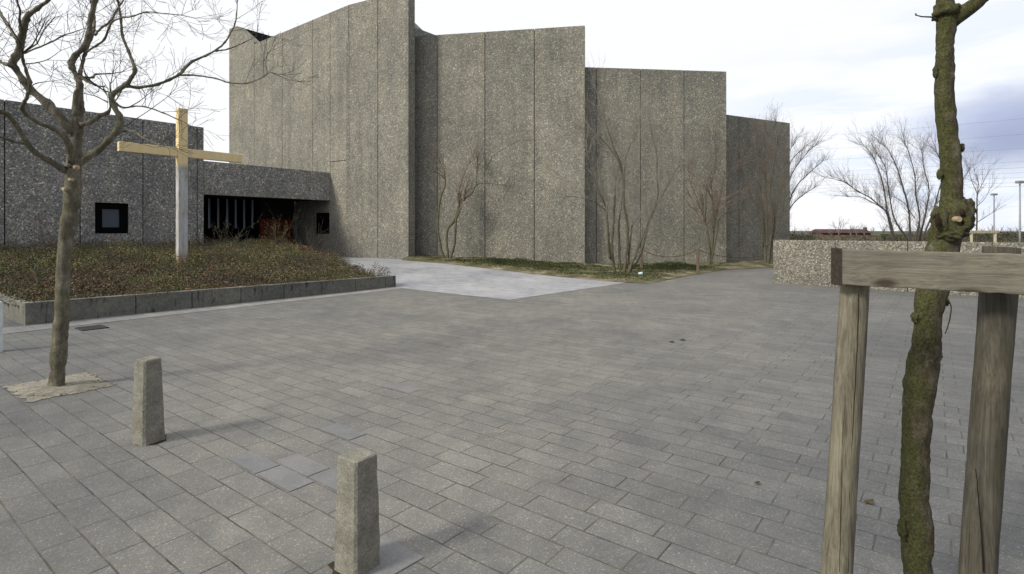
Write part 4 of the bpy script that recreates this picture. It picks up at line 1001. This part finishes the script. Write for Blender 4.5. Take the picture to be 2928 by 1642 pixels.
x0 = P(2440, 600, 27)[0]; x1 = P(2509, 600, 27)[0]
m_ = MB(); m_.box((x0, 27), (1, 0), -.05, x1-x0+.05, -.06, .06, 1.46, 1.59); m_.build('rail', M_pw, fg)
for xx in (x0+.08, x1-.1):
    V, Fc = [], []; tube_into(V, Fc, [(xx, 27, -.06), (xx, 27, 1.455)], [.07, .06], 10); mesh_obj('stake', V, Fc, M_pw, fg, True)

def lamp(x, ytop, Y, label):
    q = P(x, ytop, Y); o = thing('street_lamp', (q[0], Y, 0), label, 'street lamp', 'street lamps beyond the boundary wall')
    V, Fc = [], []; tube_into(V, Fc, [(q[0], Y, -.06), (q[0], Y, 1.2), (q[0], Y, q[2]-.25)], [.085, .075, .05], 10); mesh_obj('pole', V, Fc, M_galv, o, True)
    m_ = MB(); m_.box((q[0]-.28, Y), (1, 0), 0, .56, -.17, .17, q[2]-.22, q[2]); bevel(m_.build('lamp_head', M_galv, o), .05, 2)
lamp(2501, 487, 60, 'shorter looking grey street lamp with a box head beyond the small tree guard')
lamp(2566, 455, 45, 'taller grey street lamp with a box head at the right edge')

# distant red-brown farm building
fb = thing('farm_building', (P(2130, 590, 150)[0], 152, 0), 'long low farm building with a rusty red roof on the horizon', 'building')
xa = P(2068, 0, 150)[0]; xb = P(2197, 0, 150)[0]
m_ = MB(); m_.box((xa+.3, 150.5), (1, 0), 0, xb-xa-.6, 0, 6, -.06, .9); m_.build('wall', M_brickb, fb)
m_ = MB(); m_.quadbox([(xa, 150, .9), (xb, 150, .9), (xb, 157, .9), (xa, 157, .9)], [(xa, 153.4, 1.95), (xb, 153.4, 1.95), (xb, 153.6, 1.95), (xa, 153.6, 1.95)])
rr_ = m_.build('roof', M_roofb, fb)
m_ = MB(); m_.box((P(2187, 0, 150)[0], 152), (1, 0), 0, .7, 0, .7, 1.2, 2.45); c_ = m_.build('chimney', M_brickb, fb); c_.parent = rr_

# distant hedge band and scrub
pts = []; tn = []; szs = []
for _ in range(42000):
    Y = R.choice((R.uniform(70, 80), R.uniform(88, 100), R.uniform(115, 140)))
    x = R.uniform(.40, 1.12)*Y
    top = EYE-9.5*Y/F; rgt = sm((x/Y-.84)/.06)
    hgt = top*(.80+.22*mn.noise(Vector((x*.10, Y*.1, 0)))+.25*mn.noise(Vector((x*.8, Y, 3))))+.35*max(0, mn.noise(Vector((x*.22, Y*.5, 3))))+.35*rgt*(1+mn.noise(Vector((x*.5, Y, 1))))
    if .55 < x/Y < .67: hgt *= .55
    z = hgt*(R.random()**.7)
    pts.append((x, Y, z)); szs.append(R.uniform(.12, .28)*(Y/90)); tn.append(min(1, max(0, R.gauss((.95 if .55 < x/Y < .67 else .45)+.5*mn.noise(Vector((x*.2, 7, 0))), .2))))
for _ in range(9000):   # left of the church too, so that no bare horizon shows from the side
    Y = R.uniform(75, 100); x = R.uniform(-1.1, .40)*Y
    pts.append((x, Y, 1.0*R.random())); szs.append(R.uniform(.3, .55)); tn.append(R.random())
hd = leaves('hedge_scrub', pts, np.array(szs), M_hedge, tn, 1.0, None, .8); tag(hd, 'distant band of rough hedges and scrub along the horizon', 'scrub', kind='stuff')
gt = [(2035, 573, 95), (2060, 577, 100), (2155, 570, 110), (2175, 566, 100), (2195, 572, 120), (2285, 566, 110), (2310, 568, 120), (2340, 570, 115), (2420, 566, 110), (2440, 572, 95), (2495, 568, 105), (2515, 574, 90), (2560, 568, 110), (2110, 545, 90), (2140, 560, 90), (2020, 575, 80), (2222, 562, 120), (2245, 555, 120), (2265, 560, 130), (2090, 575, 110), (2355, 575, 110), (2400, 570, 100), (2530, 578, 100), (2545, 572, 90), (2470, 575, 120), (2000, 572, 85)]
for i, (x, y, Y) in enumerate(gt):
    q = P(x, y, Y); h_ = q[2]; rt = thing('far_tree', (q[0], Y, 0), 'tiny grey bare tree far off on the horizon', 'tree', 'far trees on the horizon')
    V, Fc = [], []; tube_into(V, Fc, [(q[0], Y, -.05), (q[0], Y, h_*.45)], [.07, .05], 5); mesh_obj('trunk', V, Fc, M_fartw, rt, True)
    V, Fc = [], []
    for _ in range(9): grow(V, Fc, np.array([q[0], Y, h_*R.uniform(.2, .5)]), (R.gauss(0, .6), R.gauss(0, .5), 1), h_*.55, .04, 2, .05, .15, 3, .7, (2, 3))
    mesh_obj('crown', V, Fc, M_fartw, rt)

# power lines
M_wire = simple('power_cable', (.26, .26, .31), .6, .1, 5, 0)
wires = [((540, 315), (1753, 205)), ((300, 425), (1753, 312)), ((250, 500), (1753, 410)), ((270, 582), (1753, 500)), ((270, 610), (1753, 543)), ((290, 642), (1753, 577)), ((300, 668), (1753, 610)), ((320, 690), (1753, 645)), ((320, 716), (1753, 670))]
for i, ((ax_, ay), (bx, by)) in enumerate(wires):
    a = P(1935.6+.36536*ax_, 219.95+.36536*ay, 150); b = P(1935.6+.36536*bx, 219.95+.36536*by, 95); d = b-a; a = a-d*.6; b = b+d*.5
    V, Fc = [], []; n = 14; q = [a+(b-a)*k/n-np.array([0, 0, 4*.35*(k/n)*(1-k/n)]) for k in range(n+1)]
    tube_into(V, Fc, q, [.018]*(n+1), 4, False)
    o = mesh_obj('power_cable', V, Fc, M_wire); tag(o, 'thin grey power cable crossing the pale sky at the right', 'cable', 'power cables in the sky')

# ------------------------------------------------------------------ rope posts
def rpost(x, yb, yt_, Y, label):
    q = P(x, yb, Y); h_ = (yb-yt_)*Y/F; z = q[2]; o = MB(); o.box((q[0]-.045, Y-.045), (1, 0), 0, .09, 0, .09, z-.2, z+h_)
    ob = bevel(o.build('rope_post', M_post, None), .01, 1); tag(ob, label, 'post', 'rope barrier posts'); return (q[0], Y, z+h_)
ra = rpost(1614, 684, 625, 21.5, 'reddish wooden rope post directly beside the large pale shrub')
rb_ = rpost(1756, 690, 626, 19.9, 'brown wooden rope post left of the cut back shrub')
def rope(a, b, sag, label):
    a = np.array(a); b = np.array(b); n = 16; V, Fc = [], []
    tube_into(V, Fc, [a+(b-a)*k/n-np.array([0, 0, 4*sag*(k/n)*(1-k/n)]) for k in range(n+1)], [.011]*(n+1), 6)
    tag(mesh_obj('barrier_rope', V, Fc, M_rope, None, True), label, 'rope', 'sagging barrier ropes')
rope((ra[0], ra[1], ra[2]-.05), (rb_[0], rb_[1], rb_[2]-.05), .27, 'red brown rope sagging between the two wooden posts')
rope((rb_[0], rb_[1], rb_[2]-.05), tuple(P(1922, 642, 24.9)), .20, 'red brown rope running right from the brown post to the tall reddish shrub')

# ------------------------------------------------------------------ low green plants in the soil bed
def plant_ok(x, y):   # mounds along the path edge and under the shrubs
    v = mn.noise(Vector((x*.45, y*.6, 8)))
    return v
pts = []; tn = []; szs = []
bedpoly = [(-4.6, 24.5), (-1, 21.2), (3.34, 17.2), (4.1, 16.9), (5.9, 19.6), (8.6, 23.0), (9.8, 25.6), (4, 25.3), (3.4, 24.8), (-4.4, 26.2)]
n_ = 0
while n_ < 30000:
    x = R.uniform(-5, 10); y = R.uniform(16.5, 26)
    if not inpoly(x, y, bedpoly): continue
    # strength of cover: strongest around two patches
    c1_ = math.exp(-(((x-(.3+(21-y)*.2))/2.6)**2+((y-22.0)/1.9)**2)); c2_ = math.exp(-(((x-6.3)/1.7)**2+((y-22.0)/1.6)**2)); c3_ = math.exp(-(((x-3.9)/1.9)**2+((y-18.6)/1.2)**2))*.35
    f = max(c1_, c2_, c3_)+.35*mn.noise(Vector((x*1.3, y*1.3, 1)))
    if R.random() > f: continue
    n_ += 1
    z = g(x, y)+bedz(x, y)+max(.03, .30*f*(.6+.7*abs(mn.noise(Vector((x*2, y*2, 4))))))*R.random()**.7
    pts.append((x, y, z)); szs.append(R.uniform(.025, .06)); tn.append(min(1, max(0, R.gauss(.5+.5*mn.noise(Vector((x, y, 6))), .2))))
gc = leaves('low_plants', pts, np.array(szs), M_green, tn, .5); tag(gc, 'low dark green creeping plants on the sandy bed along the church walls', 'ground cover', kind='stuff')
pts = []; tn = []
for _ in range(14000):
    x = R.uniform(-5, 12.5); y = R.uniform(16.5, 27)
    if not inpoly(x, y, [(-4.9, 24.6), (3.34, 16.9), (4.1, 16.6), (5.9, 19.1), (8.9, 22.8), (11.0, 23.6), (13.5, 27.5), (-4.6, 26.4)]): continue
    if mn.noise(Vector((x*1.5, y*1.5, 3))) < R.uniform(-.3, .4): continue
    pts.append((x, y, g(x, y)+bedz(x, y)+.02)); tn.append(R.uniform(.2, 1))
gr_ = leaves('grass_tufts', pts, .06, M_green, tn, 2.5, None, .12); tag(gr_, 'sparse short grass growing on the sandy bed', 'grass', kind='stuff')

# individual upright shrubs in the raised bed
def leafy(name, label, x, yb, Y, w_, h_, stops, dens, n=8, zb=None, red=0.0):
    q = P(x, yb, Y); z0 = bed_h(q[0], q[1]) if zb is None else zb
    o = thing(name, (q[0], Y, z0), label, 'shrub'); V, Fc, lf = [], [], []
    for _ in range(n): grow(V, Fc, np.array([q[0], Y, z0-.02]), (R.gauss(0, w_), R.gauss(0, w_), 1), h_*R.uniform(.6, 1.1), .008, 2, .03, .16, 3, .6, (2, 4), lf)
    mesh_obj('stems', V, Fc, M_twig, o)
    qn = np.array(lf); qn = qn[rng.random(len(qn)) < dens]; qn = qn+rng.normal(size=qn.shape)*.03
    tt = rng.uniform(0, .85, len(qn)); tt[rng.random(len(qn)) < red] = 1.0
    leaves('leaves', qn, .045, stops, tt, 1, o)
leafy('shrub', 'sparse shrub with red berries against the grey annex wall left of its window', 118, 632, 16.5, .45, 1.5, M_cover, .5, 9, None, .35)
M_yg = leaf_mat('yellow_green_leaves', [(0, (.06, .07, .015)), (.5, (.14, .16, .03)), (1, (.24, .23, .06))])
leafy('shrub', 'yellow green shrub in front of the red entrance door', 705, 650, 22.5, .5, 1.15, M_yg, .7, 12)
leafy('shrub', 'tall twiggy olive shrub right of the red door', 775, 650, 23.2, .5, 1.5, M_green, .45, 12)
leafy('shrub', 'sparse dry shrub in front of the mullioned entrance screen', 580, 640, 20.5, .6, 1.25, M_cover, .4, 9)
leafy('shrub', 'low green bush right beside the foot of the cross', 500, 680, 15.3, .7, .55, M_yg, .6, 10)

# ------------------------------------------------------------------ small things on the ground
lit = MB(); q = P(1611, 692, 19.2)
V, Fc = [], []; tube_into(V, Fc, [(q[0]-.07, 19.2, .08), (q[0]+.07, 19.15, .10)], [.05, .065], 12); tag(mesh_obj('litter_cup', V, Fc, M_litter, None, True), 'pale crumpled plastic cup lying at the foot of the rope post', 'litter')
M_leafd = simple('dead_leaf', (.07, .055, .03), .9)
for (x, y, sz, lab) in ((1690, 862, .05, 'dark dead leaf lying on the middle of the paving, left of a pair'), (1717, 857, .055, 'dark dead leaf lying on the middle of the paving, right of a pair'), (2188, 1268, .035, 'small moss tuft on the paving between the left stake and the mossy trunk'), (1906, 1220, .02, 'tiny black leaf scrap on the paving left of the pale stake')):
    Y = F*EYE/(y-580); c = P(x, y, Y); V = []; Fc = []; k = 9
    for i in range(k):
        a = 2*math.pi*i/k; r_ = sz*(1 if i % 2 else .55)*R.uniform(.7, 1.1); V.append((c[0]+math.cos(a)*r_*1.3, c[1]+math.sin(a)*r_, .008+.012*abs(math.sin(a*1.5))))
    V.append((c[0], c[1], .02)); Fc = [(i, (i+1) % k, k) for i in range(k)]
    tag(mesh_obj('dead_leaf' if 'moss' not in lab else 'moss_tuft', V, Fc, M_leafd), lab, 'leaf' if 'moss' not in lab else 'moss')
